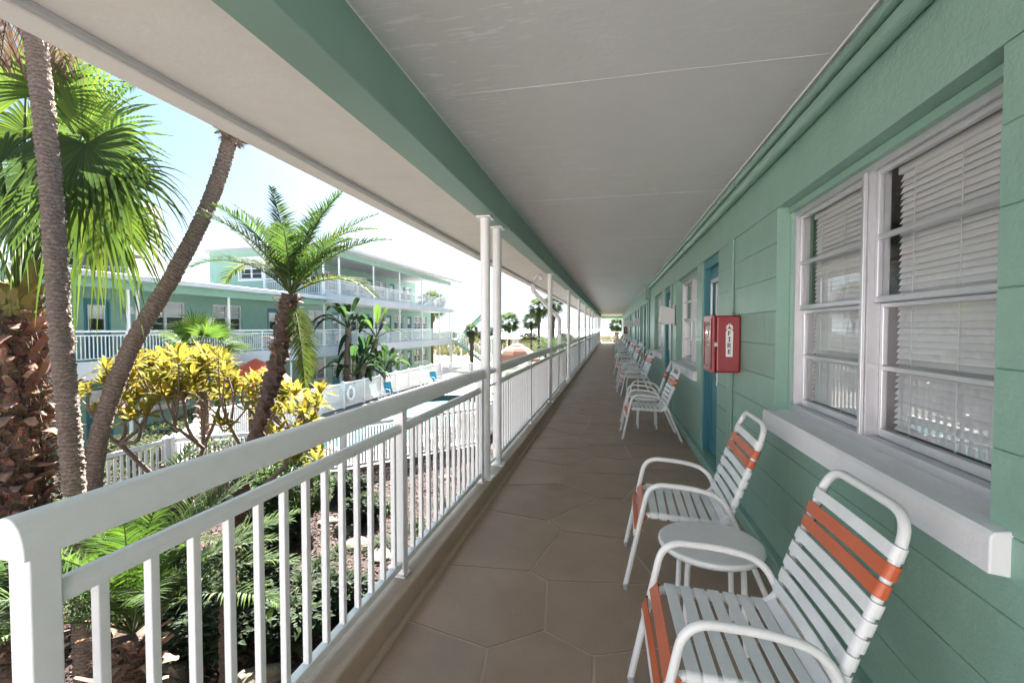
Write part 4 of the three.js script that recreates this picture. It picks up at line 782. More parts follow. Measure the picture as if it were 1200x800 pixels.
// unseen paving and wing added behind the camera to reflect sunlight into the walkway
sheet('bounce_pavement', [[-30, -1.6], [14, -1.6], [14, -30], [-30, -30]], -2.76, M.asphalt, 0.1);
{
  const g = thing('bounce_wing', [0, -2.76, 11.5], 0, 'added stucco wing behind the camera that reflects sunlight into the near end of the walkway', 'building');
  const rows = [[0.9, 2.1], [3.7, 4.9]], hs = []; for (const [a, b] of rows) for (let x = -20; x < 10; x += 4.2) hs.push([x, x + 1.6, a, b]);
  mesh('wall', filled(-24, 12, 0, 6.2, hs, (a, b, c, d) => box(a, b, c, d, 0, 0.25)), M.stucco, g);
  mesh('roof', rbox(-24.5, 12.5, 6.2, 6.45, -0.6, 7, 0.02), M.fascia, g);
  mesh('back_wall', box(-24, 12, 0, 6.2, 6.4, 6.6), M.room, g);
  for (const [x0, x1, a, b] of hs) { const w = node('window', g); w.position.set((x0 + x1) / 2, a, 0.1); mesh('frame', [box(-0.8, 0.8, 0, 0.06, 0, 0.06), box(-0.8, 0.8, 1.14, 1.2, 0, 0.06), box(-0.8, -0.74, 0.06, 1.14, 0, 0.06), box(0.74, 0.8, 0.06, 1.14, 0, 0.06), box(-0.03, 0.03, 0.06, 1.14, 0, 0.06)], M.white, w); mesh('pane', new THREE.PlaneGeometry(1.48, 1.08).translate(0, 0.6, 0.03), M.glass, w); }
}
// ---------------------------------------------------------------- plants
const greens = [[0.085, 0.17, 0.035], [0.065, 0.14, 0.035], [0.11, 0.20, 0.03], [0.05, 0.115, 0.04]];
// a strip leaf: centre line points, width profile, folded along the middle
function blade(P, side, wid, fold, col, out) {
  const n = P.length;
  for (let i = 0; i < n - 1; i++) {
    const w0 = wid(i / (n - 1)), w1 = wid((i + 1) / (n - 1)), a = P[i], b = P[i + 1], s0 = side[i] || side[0], s1 = side[i + 1] || side[0];
    const up0 = fold * w0, up1 = fold * w1;
    const al = [a.x - s0.x * w0, a.y - s0.y * w0 + up0, a.z - s0.z * w0], ar = [a.x + s0.x * w0, a.y + s0.y * w0 + up0, a.z + s0.z * w0], bl = [b.x - s1.x * w1, b.y - s1.y * w1 + up1, b.z - s1.z * w1], br = [b.x + s1.x * w1, b.y + s1.y * w1 + up1, b.z + s1.z * w1], ac = [a.x, a.y, a.z], bc = [b.x, b.y, b.z];
    out.p.push(...al, ...ac, ...bc, ...al, ...bc, ...bl, ...ac, ...ar, ...br, ...ac, ...br, ...bc);
    for (let k = 0; k < 12; k++) out.c.push(col[0], col[1], col[2]);
  }
}
function fin(out) { const g = new THREE.BufferGeometry(); g.setAttribute('position', new THREE.Float32BufferAttribute(out.p, 3)); g.setAttribute('color', new THREE.Float32BufferAttribute(out.c, 3)); g.computeVertexNormals(); g.setAttribute('uv', new THREE.Float32BufferAttribute(new Float32Array(out.p.length / 3 * 2), 2)); return g; }
const jit = (c, r, a = 0.25) => { const k = 1 + (r() - 0.5) * 2 * a, y = (r() - 0.5) * a * 0.5; return [c[0] * (k + y), c[1] * k, c[2] * (k - y)]; };
// feather frond growing from the origin towards +x, rising at angle e and arching down by `arch`
function featherFrond(L, o) {
  const r = mulberry(o.seed), n = 16, pts = [V(0, 0, 0)], e0 = o.e, arch = o.arch, dir = [];
  for (let i = 0; i < n; i++) { const a = e0 - arch * Math.pow((i + 0.5) / n, 1.4), b = (o.bend || 0) * Math.pow(i / n, 1.5); dir.push(V(Math.cos(a) * Math.cos(b), Math.sin(a), Math.cos(a) * Math.sin(b))); pts.push(pts[i].clone().addScaledVector(dir[i], L / n)); }
  const rach = paint(sweep(pts, t => (o.rw || 0.014) * (1 - 0.85 * t), 5, false), ...jit(o.rachis || [0.20, 0.26, 0.07], r, 0.1));
  const out = { p: [], c: [] }, N = o.pairs;
  for (let k = 0; k < N; k++) for (const s of [-1, 1]) {
    const f = (o.from ?? 0.16) + (1 - (o.from ?? 0.16)) * (k + r() * 0.6) / N, x = f * n, i = Math.min(n - 1, Math.floor(x)), fr = x - i;
    if (o.sparse && r() < o.sparse) continue;
    const base = pts[i].clone().lerp(pts[i + 1], fr), D = dir[i], S = V(0, 1, 0).cross(D).normalize().multiplyScalar(-s), U = D.clone().cross(S).multiplyScalar(s > 0 ? -1 : 1); if (U.y < 0) U.negate();
    const len = o.leaf * Math.sin(Math.PI * (0.16 + 0.80 * f)) * (0.85 + 0.3 * r()) + 0.03, fw = 0.55 + 0.5 * f + (r() - 0.5) * 0.25, vv = (o.vee ?? 0.45) + (r() - 0.5) * 0.35;
    const d = D.clone().multiplyScalar(fw).add(S).addScaledVector(U, vv).normalize(), P = [], dr = (o.droop ?? 0.35) * len * (0.6 + 0.8 * r());
    for (let q = 0; q <= 3; q++) { const t = q / 3; P.push(base.clone().addScaledVector(d, len * t).add(V(0, -dr * t * t, 0))); }
    const sd = d.clone().cross(U).normalize();
    blade(P, [sd], t => (o.lw || 0.011) * (t < 0.3 ? 0.55 + 1.5 * t : 1.43 * (1 - t) + 0.02), -0.35, jit(o.cols[Math.floor(r() * o.cols.length)], r), out);
  }
  return join([rach, fin(out)]);
}
// fan leaf: petiole from the origin to `hub`, blade opening along `fwd` with the given normal
function fanLeaf(hub, fwd, nor, o) {
  const r = mulberry(o.seed), out = { p: [], c: [] };
  const mid = hub.clone().multiplyScalar(0.5).add(V(0, hub.length() * 0.06, 0)).addScaledVector(V(hub.x, 0, hub.z), 0.04);
  const pet = paint(sweep(curve([V(0, 0, 0), mid, hub], 10), t => (o.pw || 0.022) * (1 - 0.55 * t), 6), ...jit(o.pet || [0.19, 0.26, 0.07], r, 0.12));
  fwd = fwd.clone().normalize(); nor = nor.clone().sub(fwd.clone().multiplyScalar(nor.dot(fwd))).normalize(); const lat = nor.clone().cross(fwd).normalize();
  const n = o.n, spread = o.spread, dA = spread / n;
  for (let i = 0; i < n; i++) {
    const a = -spread / 2 + (i + 0.5) * dA, d = fwd.clone().multiplyScalar(Math.cos(a)).addScaledVector(lat, Math.sin(a)), sd = lat.clone().multiplyScalar(Math.cos(a)).addScaledVector(fwd, -Math.sin(a));
    const len = o.R * (0.80 + 0.2 * Math.cos(a * 0.7)) * (0.92 + 0.16 * r()), P = [], br = o.droop * (0.45 + 0.75 * r()), tw = (r() - 0.5) * 0.12, w45 = 0.46 * len * Math.tan(dA / 2) * 1.03, fall = r() < (o.broken || 0) ? 0.9 : 0;
    for (let q = 0; q <= 8; q++) { const t = q / 8, e = Math.max(0, t - 0.42) / 0.58; P.push(hub.clone().addScaledVector(d, len * t * (1 - 0.14 * e * br)).addScaledVector(sd, tw * len * e * e).addScaledVector(nor, 0.10 * len * Math.sin(Math.PI * 0.5 * t) * (o.cup ?? 0.6)).add(V(0, -len * (0.75 * br * e * e + fall * e * e * 0.6), 0))); }
    blade(P, [sd], t => t < 0.46 ? 0.004 + (t / 0.46) * (w45 - 0.004) : w45 * Math.pow(1 - (t - 0.46) / 0.54, 0.8) + 0.0015, -0.42, jit(o.cols[Math.floor(r() * o.cols.length)], r, 0.18), out);
  }
  return join([pet, fin(out)]);
}
function trunkGeo(ctrl, r0, r1, ringGap, rough, n = 120, seg = 14, seed = 3) {
  const P = curve(ctrl, n), r = mulberry(seed), nz = Array.from({ length: (n + 2) * seg }, () => r());
  return sweep(P, (t, i, k, len) => { const w = 0.35 * Math.sin(len * 3.1 + k * 0.9) + 0.5 * Math.sin(len * 7.3 + 1.0) + 0.22 * Math.sin(k * 1.7 + len * 13), ph = (((len / ringGap + w) % 1) + 1) % 1, ring = ph < 0.75 ? 1 - 0.35 * ph : 0.74 + (ph - 0.75) * 1.0; return (r0 + (r1 - r0) * t) * (1 + rough * 0.7 * (ring - 0.85)) + rough * 0.026 * (nz[i * seg + k] - 0.5); }, seg);
}
// old leaf base left on a trunk
const bootGeos = [0, 1, 2, 3, 4].map(k => {
  const r = mulberry(60 + k), L = 0.20 + 0.035 * k, p = curve([V(-0.02, -0.10, 0), V(0.02, 0.0, 0), V(L * 0.55, 0.05 + 0.03 * (k % 3), 0), V(L, 0.02 + 0.045 * (k % 4), 0)], 8), pos = [], col = [], nz = Array.from({ length: 60 }, () => r() - 0.5);
  const ring = i => { const q = p[i], w = 0.088 * Math.pow(1 - 0.62 * i / 8, 1.1) + 0.012 * nz[i], th = 0.020 * (1 - 0.45 * i / 8), z = 0.02 * nz[i + 10]; return [[q.x + 0.012 * nz[i + 20], q.y + 0.012, z - w], [q.x + 0.012, q.y + th + 0.010 * nz[i + 30], z - w * 0.35], [q.x + 0.012, q.y + th * 0.8 + 0.010 * nz[i + 40], z + w * 0.35], [q.x, q.y + 0.012, z + w], [q.x + 0.004, q.y - th, z]]; };
  for (let i = 0; i < 8; i++) { const A = ring(i), B = ring(i + 1); for (let m = 0; m < 5; m++) { const l = (m + 1) % 5, c = [0.165, 0.088, 0.058].map(v => v * (0.55 + 0.7 * r() + 0.55 * i / 8)); pos.push(...A[m], ...B[m], ...B[l], ...A[m], ...B[l], ...A[l]); for (let z = 0; z < 6; z++) col.push(...c); } }
  const T = ring(8); for (let m = 1; m < 4; m++) { pos.push(...T[0], ...T[m], ...T[m + 1]); for (let z = 0; z < 3; z++) col.push(0.26, 0.17, 0.11); }
  const g = new THREE.BufferGeometry(); g.setAttribute('position', new THREE.Float32BufferAttribute(pos, 3)); g.setAttribute('color', new THREE.Float32BufferAttribute(col, 3)); g.computeVertexNormals(); g.setAttribute('uv', new THREE.Float32BufferAttribute(new Float32Array(pos.length / 3 * 2), 2)); return g;
});
const fibreGeo = (() => { const r = mulberry(9), out = { p: [], c: [] }; for (let i = 0; i < 40; i++) { const a = r() * 1.6 - 0.8, b = V(0.02, (r() - 0.5) * 0.08, (r() - 0.5) * 0.2), d = V(Math.cos(a) * 0.7, -0.6 + r() * 0.9, Math.sin(a)), L = 0.06 + r() * 0.10; blade([b, b.clone().addScaledVector(d, L * 0.5), b.clone().addScaledVector(d, L).add(V(0, -0.03, 0))], [V(0, 0.6, 0.8)], t => 0.0035 * (1 - t) + 0.0006, 0, jit([0.15, 0.095, 0.06], r, 0.5), out); } return fin(out); })();
function boots(g, from, to, radius, count, seed, scale, cutoff = 300) {
  const r = mulberry(seed);
  for (let i = 0; i < count; i++) {
    const t = i / count, p = from.clone().lerp(to, t), a = i * 2.399963 + r() * 0.3, m = mesh('leaf_base', bootGeos[i % 5], M.boot, g), s = scale * (0.8 + 0.4 * r());
    m.position.set(p.x + Math.cos(a) * radius * 0.9, p.y, p.z - Math.sin(a) * radius * 0.9); m.rotation.set((r() - 0.5) * 0.7, a + (r() - 0.5) * 0.4, (r() - 0.5) * 0.9); m.scale.set(s * (0.8 + 0.5 * r()), s, s);
    { const f = mesh('fibre', fibreGeo, M.boot, g); f.position.copy(m.position); f.rotation.y = a + 0.5; f.scale.setScalar(s * 1.4); }
  }
}
const rel = (p, b) => p.clone().sub(b);
const dirs = (az, el) => V(Math.cos(el) * Math.cos(az), Math.sin(el), -Math.cos(el) * Math.sin(az));

{ // 1. stout fan palm with old leaf bases at the left edge
  const D = 6.0, head = at(22, 352, D), base = V(head.x - 0.03, MUL, head.z), g = thing('fan_palm', base.toArray(), 0, 'stout fan palm with shaggy brown leaf bases and big fan leaves', 'palm');
  const h = rel(head, base), lo = V(0, 0, 0);
  mesh('trunk', sweep(curve([lo, h.clone().multiplyScalar(0.5), h], 30), 0.19, 14), M.barkDark, g);
  boots(g, V(0, 0.15, 0), h.clone().add(V(0, -0.12, 0)), 0.20, 230, 4, 1.1);
  // fresh green leaf bases at the head
  const gb = bootGeos.map(q => { const c = q.clone(); const col = c.attributes.color; for (let i = 0; i < col.count; i++) col.setXYZ(i, 0.15, 0.13, 0.035); return c; });
  for (let i = 0; i < 16; i++) { const a = i * 2.4, m = mesh('leaf_base', gb[i % 5], M.boot, g); m.position.set(h.x + Math.cos(a) * 0.15, h.y - 0.1 + 0.012 * i, h.z - Math.sin(a) * 0.15); m.rotation.set(0, a, 0.5); m.scale.setScalar(1.5); }
  const C = [[0.12, 0.20, 0.03], [0.10, 0.175, 0.035], [0.15, 0.22, 0.03]], Cd = [[0.085, 0.145, 0.04], [0.10, 0.165, 0.035]];
  // [hub pixel x, y, depth, forward pixel dir x, y(up), depth dir, normal, R, droop]
  const L = [
    [96, 158, 5.9, 0.75, 0.75, -0.15, [0.1, 0.2, -1], 1.15, 0.18, 0], [100, 168, 5.6, 0.25, -0.9, -0.3, [0.2, 0.3, 0.9], 1.05, 0.75, 1], [62, 195, 6.2, -0.9, 0.15, 0.1, [0.1, 0.4, 0.9], 1.15, 0.35, 1],
    [118, 205, 5.9, 0.85, -0.25, 0.1, [0.2, 0.6, 0.7], 1.10, 0.75, 0], [100, 228, 5.7, 0.35, -0.85, 0.25, [0.4, 0.4, 0.8], 1.0, 0.7, 0],
    [38, 160, 6.3, -0.4, 0.85, 0.4, [0.2, 0.2, 0.9], 1.1, 0.3, 0], [20, 250, 5.8, -0.8, -0.4, -0.2, [0.2, 0.6, 0.7], 1.05, 0.6, 1], [30, 110, 6.2, -0.2, 1, 0.1, [0, 0.1, 1], 1.1, 0.2, 0], [66, 110, 6.1, 0.3, 0.95, 0.2, [0.1, 0.2, 1], 1.05, 0.25, 0], [0, 190, 5.8, -1, 0.2, -0.3, [0, 0.6, 0.7], 1.1, 0.45, 1], [120, 255, 6.6, 0.7, -0.6, 0.5, [0.3, 0.5, 0.7], 1.0, 0.85, 0], [-30, 230, 6.2, -0.9, 0, 0.4, [0, 0.6, 0.7], 1.1, 0.5, 1]];
  L.forEach(([x, y, d, fx, fy, fz, nn, R, dr, dk], i) => {
    const hub = rel(at(x, y, d), base).sub(h), f = RIGHT.clone().multiplyScalar(fx).add(V(0, fy, 0)).addScaledVector(FWD, fz), nv = RIGHT.clone().multiplyScalar(nn[0]).add(V(0, nn[1], 0)).addScaledVector(FWD, -nn[2]);
    const m = mesh('fan_leaf', fanLeaf(hub, f, nv, { R, n: 44, spread: 4.3, droop: dr, cols: dk ? Cd : C, seed: 300 + i, broken: 0.12, pw: 0.03 }), M.leafFan, g); m.position.copy(h);
  });
}
// 2. tall ringed palm with dead hanging fronds, crown above the eave
const palmCols = [[0.075, 0.15, 0.04], [0.10, 0.185, 0.035], [0.06, 0.125, 0.045]], deadCols = [[0.30, 0.20, 0.15], [0.24, 0.16, 0.125], [0.36, 0.25, 0.18]];
{
  const b = at(100, 812, 5.3); b.y = MUL; const g = thing('tall_palm', b.toArray(), 0, 'tall straight palm with a closely ringed grey trunk and dead brown fronds', 'palm');
  const ctrl = [V(0, 0, 0), rel(at(96, 690, 5.3), b), rel(at(84, 540, 5.2), b), rel(at(70, 380, 5.1), b), rel(at(60, 230, 5.05), b), rel(at(46, 90, 5.0), b), rel(at(26, -60, 5.0), b)];
  mesh('trunk', trunkGeo(ctrl, 0.103, 0.09, 0.044, 1.0, 420, 22, 8), M.bark, g);
  const top = ctrl[6];
  for (let i = 8; i < 24; i++) { const dead = false, az = i * 2.4 + (dead ? 1.0 : 0), m = mesh(dead ? 'dead_frond' : 'frond', featherFrond(dead ? 1.5 : 2.3, { e: dead ? -0.5 - 0.3 * (i % 3) : 0.2 + 0.06 * i, arch: dead ? 0.8 : 1.5, pairs: dead ? 40 : 46, leaf: 0.42, cols: dead ? deadCols : palmCols, seed: 500 + i, droop: dead ? 0.9 : 0.5, rachis: dead ? [0.32, 0.22, 0.14] : undefined, lw: 0.012, vee: dead ? 0.0 : 0.35 }), dead ? M.leafDull : M.leaf, g); m.position.copy(top).add(V(0, dead ? -0.1 : 0.1, 0)); m.rotation.y = az; }
  // two dead fronds that hang into view beside the trunk
  for (const [az, e, s] of [[Math.PI - 0.35, -0.55, 1], [Math.PI + 0.2, -0.8, 2], [Math.PI - 0.9, -0.5, 5], [-0.2, -0.45, 4]]) { const m = mesh('dead_frond', featherFrond(1.45, { e, arch: 0.5, pairs: 44, leaf: 0.36, cols: deadCols, seed: 540 + s, droop: 1.0, rachis: [0.32, 0.22, 0.14], lw: 0.012, vee: 0 }), M.leafDull, g); m.position.copy(top).add(V(0, 0.05, 0)); m.rotation.y = az; }
}
{ // 3. leaning palm whose crown is cut by the eave
  const b = at(104, 745, 6.3); b.y = MUL; const g = thing('leaning_palm', b.toArray(), 0, 'leaning palm with a curved grey ringed trunk reaching up to the eave', 'palm');
  const ctrl = [V(0, 0, 0), rel(at(106, 640, 6.35), b), rel(at(114, 520, 6.4), b), rel(at(152, 410, 6.5), b), rel(at(204, 320, 6.6), b), rel(at(246, 235, 6.7), b), rel(at(270, 160, 6.75), b), rel(at(278, 118, 6.8), b)];
  mesh('trunk', trunkGeo(ctrl, 0.112, 0.092, 0.048, 0.9, 420, 22, 18), M.bark, g);
  boots(g, ctrl[6].clone().add(V(0, -0.1, 0)), ctrl[7], 0.115, 26, 41, 0.62);
  for (let i = 0; i < 16; i++) { const m = mesh('frond', featherFrond(1.9, { e: 0.35 + 0.065 * i, arch: 1.4, pairs: 44, leaf: 0.36, cols: palmCols, seed: 600 + i, lw: 0.011 }), M.leaf, g); m.position.copy(ctrl[7]).add(V(0, 0.1, 0)); m.rotation.y = i * 2.4; }
}
// date palm with a short crown: used for 4 and the low one
function datePalm(b, ctrl, r0, r1, fr, label, seed, opt = {}) {
  const g = thing(opt.name || 'date_palm', b.toArray(), 0, label, 'palm', opt.group), top = ctrl[ctrl.length - 1];
  mesh('trunk', trunkGeo(ctrl, r0, r1, 0.075, opt.rough ?? 2.2, opt.n || 130, 14, seed), M.barkDark, g);
  if (opt.boots) boots(g, ctrl[ctrl.length - 2], top, r1 * 0.9, opt.boots, seed + 1, opt.bs || 0.55);
  fr.forEach(([az, e, L, arch, bend, o2], i) => { const m = mesh('frond', featherFrond(L, { e, arch, bend, pairs: 50, leaf: opt.leaf || 0.30, cols: opt.cols || palmCols, seed: seed * 37 + i, lw: 0.0095, vee: 0.5, rw: 0.012, droop: 0.3, ...(o2 || {}) }), M.leaf, g); m.position.copy(top); m.rotation.y = az; });
  return g;
}
{
  const b = at(264, 812, 5.5); b.y = MUL;
  const ctrl = [V(0, 0, 0), rel(at(268, 700, 5.5), b), rel(at(280, 590, 5.55), b), rel(at(303, 500, 5.6), b), rel(at(326, 420, 5.6), b), rel(at(341, 345, 5.6), b)];
  const yel = { cols: [[0.20, 0.27, 0.04], [0.16, 0.25, 0.05], [0.25, 0.30, 0.06]] }, sp = { sparse: 0.45, cols: [[0.12, 0.17, 0.07], [0.2, 0.2, 0.08]] };
  const fr = [[0.15, 0.85, 1.45, 0.9, 0], [-0.4, 0.75, 1.45, 0.9, 0.1], [0.5, 1.1, 1.5, 0.75, 0], [1.2, 1.0, 1.3, 0.9, 0], [1.9, 0.95, 1.3, 1.0, 0], [2.5, 1.05, 1.3, 0.55, 0], [3.0, 0.95, 1.3, 1.9, 0, yel], [3.3, 0.95, 1.5, 0.45, 0, sp], [2.8, 1.42, 1.4, 0.3, 0], [0.9, 1.35, 1.45, 0.5, 0], [-1.0, 1.0, 1.3, 1.1, 0], [-2.3, 1.15, 1.3, 1.0, 0], [-0.1, 0.45, 1.3, 1.2, 0.1, yel], [0.3, 1.2, 1.4, 1.3, 0, yel], [1.6, 1.3, 1.4, 0.6, 0], [-0.6, -1.0, 1.15, 0.5, 0, { ...yel, leaf: 0.2 }], [-0.2, -1.15, 1.0, 0.3, 0, { ...yel, leaf: 0.2 }], [3.6, 0.85, 1.2, 1.4, 0], [-2.9, 1.3, 1.3, 0.7, 0], [0.0, 1.32, 1.45, 0.7, 0], [4.4, 1.2, 1.3, 1.0, 0]];
  datePalm(b, ctrl, 0.06, 0.092, fr, 'slender date palm with a dark rough trunk and feathery crown', 71, { boots: 40, bs: 0.36, rough: 2.4, leaf: 0.30, cols: [[0.085, 0.165, 0.03], [0.12, 0.20, 0.03], [0.065, 0.13, 0.035]] });
}
{ // low date palm right below the railing
  const b = at(142, 980, 4.15); b.y = MUL; const c = at(156, 742, 4.2);
  const ctrl = [V(0, 0, 0), rel(at(148, 850, 4.2), b), rel(c, b)];
  const fr = []; const r = mulberry(99); for (let i = 0; i < 20; i++) fr.push([i * 2.4, 0.75 + 0.036 * i + (r() - 0.5) * 0.2, 1.45 + 0.35 * r(), 0.8 + 0.35 * r(), (r() - 0.5) * 0.3]);
  fr.push([2.75, 0.95, 1.75, 1.0, 0], [2.35, 1.0, 1.7, 0.9, 0.1], [0.35, 0.8, 1.6, 1.0, 0], [0.7, 0.95, 1.6, 1.0, 0]);
  datePalm(b, ctrl, 0.13, 0.13, fr, 'low bushy date palm directly below the near railing', 83, { boots: 60, bs: 0.7, rough: 2.0, leaf: 0.34, cols: [[0.10, 0.20, 0.025], [0.14, 0.25, 0.025], [0.08, 0.16, 0.03]] });
  const b2 = at(18, 860, 4.9); b2.y = MUL; const fr2 = []; for (let i = 0; i < 20; i++) fr2.push([i * 2.4, 0.5 + 0.05 * i, 1.3, 1.3, 0]);
  datePalm(b2, [V(0, 0, 0), V(0.02, 0.7, 0), V(0.04, 1.25, 0)], 0.11, 0.12, fr2, 'low date palm at the foot of the stout fan palm', 87, { boots: 30, bs: 0.6, leaf: 0.34, cols: [[0.10, 0.18, 0.06], [0.085, 0.16, 0.05]] });
}
// 5. small fan palm beyond the yellow shrub
function smallFan(b, h, R, n, label, seed, opt = {}) {
  const g = thing('small_fan_palm', b.toArray(), 0, label, 'palm', opt.group), r = mulberry(seed);
  mesh('trunk', sweep(curve([V(0, 0, 0), V(0.02, h * 0.5, 0), V(0, h, 0)], 20), t => (opt.tr || 0.12) * (opt.tr && t > 0.72 ? 1.5 : 1 - 0.25 * t), 10), M.barkDark, g);
  if (opt.boots !== 0) boots(g, V(0, h * 0.35, 0), V(0, h, 0), 0.1, 44, seed, 0.65);
  for (let i = 0; i < n; i++) { const az = i * 2.4, el = 1.35 - (opt.low || 1.5) * (i + 0.5) / n, d = dirs(az, el), hub = d.clone().multiplyScalar(R * (opt.hub || 0.75) * (1 + 0.25 * r())), f = d.clone().add(V(0, -0.25, 0)), nor = V(-d.x * Math.sin(el), Math.cos(el), -d.z * Math.sin(el)).add(V((r() - 0.5) * 1.2, 0.3, (r() - 0.5) * 1.2 + (opt.low ? 0.8 : 0.5))); const m = mesh('fan_leaf', fanLeaf(hub, f, nor, { R: R * (opt.hub ? 1.15 : 0.9), n: opt.seg || 26, spread: opt.hub ? 2.0 : 3.6, droop: opt.hub ? 0.5 : 0.25, cols: opt.cols || [[0.13, 0.24, 0.035], [0.10, 0.20, 0.035], [0.17, 0.27, 0.04]], seed: seed * 11 + i, pw: 0.014 }), M.leaf, g); m.position.set(0, h, 0); }
  return g;
}
{ const b = at(238, 430, 12.2); b.y = MUL; smallFan(b, at(240, 415, 12.2).y - MUL, 0.78, 16, 'small bright fan palm before the opposite wing\'s middle balcony', 23); }
// 6. bird of paradise trees behind the far fence
function paddleTree(x, t, stems, label, seed) {
  const g = thing('paddle_leaf_plant', [x, GY - 0.05, -t], 0, label, 'plant'), r = mulberry(seed);
  for (const [sx, sz, h, lean] of stems) {
    const top = V(sx + lean, h, sz); mesh('stem', trunkGeo([V(sx, 0, sz), V(sx + lean * 0.4, h * 0.5, sz), top], 0.20, 0.15, 0.16, 1.6, 60, 10, seed + Math.round(h * 10)), M.bark, g);
    for (let i = 0; i < 11; i++) {
      const az = r() * 6.283, el = 0.5 + 0.8 * r(), d = dirs(az, el), out = { p: [], c: [] }, pl = 0.5 + 0.5 * r(), LL = 1.45 + 0.45 * r(), base = d.clone().multiplyScalar(pl), P = [], S = V(0, 1, 0).cross(d).normalize();
      for (let q = 0; q <= 8; q++) { const s = q / 8; P.push(base.clone().addScaledVector(d, LL * s * (1 - 0.2 * s)).add(V(d.x * 0.15 * s * s, -0.75 * LL * s * s * (1.55 - el), d.z * 0.15 * s * s))); }
      blade(P, [S], s => 0.20 * Math.pow(Math.sin(Math.PI * (0.05 + 0.90 * s)), 0.75), 0.35, jit([[0.07, 0.15, 0.04], [0.12, 0.22, 0.04], [0.05, 0.12, 0.05]][i % 3], r), out);
      const m = mesh('leaf', [fin(out), paint(sweep([V(0, 0, 0), base, P[4]], s => 0.028 * (1 - 0.6 * s), 6), 0.16, 0.22, 0.06)], M.leaf, g); m.position.copy(top);
    }
    if (h > 2.6) for (let i = 0; i < 3; i++) { const out = { p: [], c: [] }, az = r() * 6.28, d = dirs(az, -0.3), P = [0, 1, 2, 3, 4, 5].map(q => V(d.x * 0.9 * q / 5, 0.15 - 1.1 * q * q / 25, d.z * 0.9 * q / 5)); blade(P, [V(d.z, 0, -d.x)], s => 0.16 * Math.sin(Math.PI * (0.08 + 0.86 * s)), 0.3, jit([0.05, 0.10, 0.04], r), out); const m = mesh('leaf', [fin(out)], M.leaf, g); m.position.copy(top).add(V(0, -0.5 - 0.5 * i, 0)); }
  }
}
paddleTree(-14.0, 22.6, [[0, 0, 4.1, 0.15], [0.5, 0.7, 1.6, 0.3], [0.3, -0.5, 2.2, 0.5]], 'tall paddle leaved plant with brown stem behind the long picket fence', 5);
paddleTree(-14.0, 24.6, [[0, 0, 3.5, 0.7], [0.5, -0.6, 1.5, 0.4], [-0.3, 0.5, 1.2, -0.2]], 'leaning paddle leaved plant beside its taller neighbour at the opposite wing', 6);

// 10. sparse shrub with grey stems and yellow leaf rosettes
const rosettes = [0, 1, 2, 3].map(k => {
  const r = mulberry(700 + k), out = { p: [], c: [] }, n = 14;
  for (let i = 0; i < n; i++) {
    const az = i * 2.4 + r(), el = 0.15 + 1.15 * Math.pow(i / n, 0.8), d = dirs(az, el), L = 0.17 + 0.14 * r(), S = V(0, 1, 0).cross(d).normalize(), P = [];
    for (let q = 0; q <= 5; q++) { const t = q / 5; P.push(d.clone().multiplyScalar(0.015 + L * t).add(V(0, -L * 0.32 * t * t * (1.2 - el * 0.6), 0))); }
    const y = r(), c = y < 0.62 ? [0.52, 0.40, 0.055] : y < 0.9 ? [0.38, 0.36, 0.055] : [0.20, 0.25, 0.04];
    blade(P, [S], t => 0.035 * Math.pow(Math.sin(Math.PI * (0.05 + 0.93 * t)), 0.8) * (0.55 + 0.7 * t), 0.3, jit(c, r, 0.18), out);
  }
  return fin(out);
});
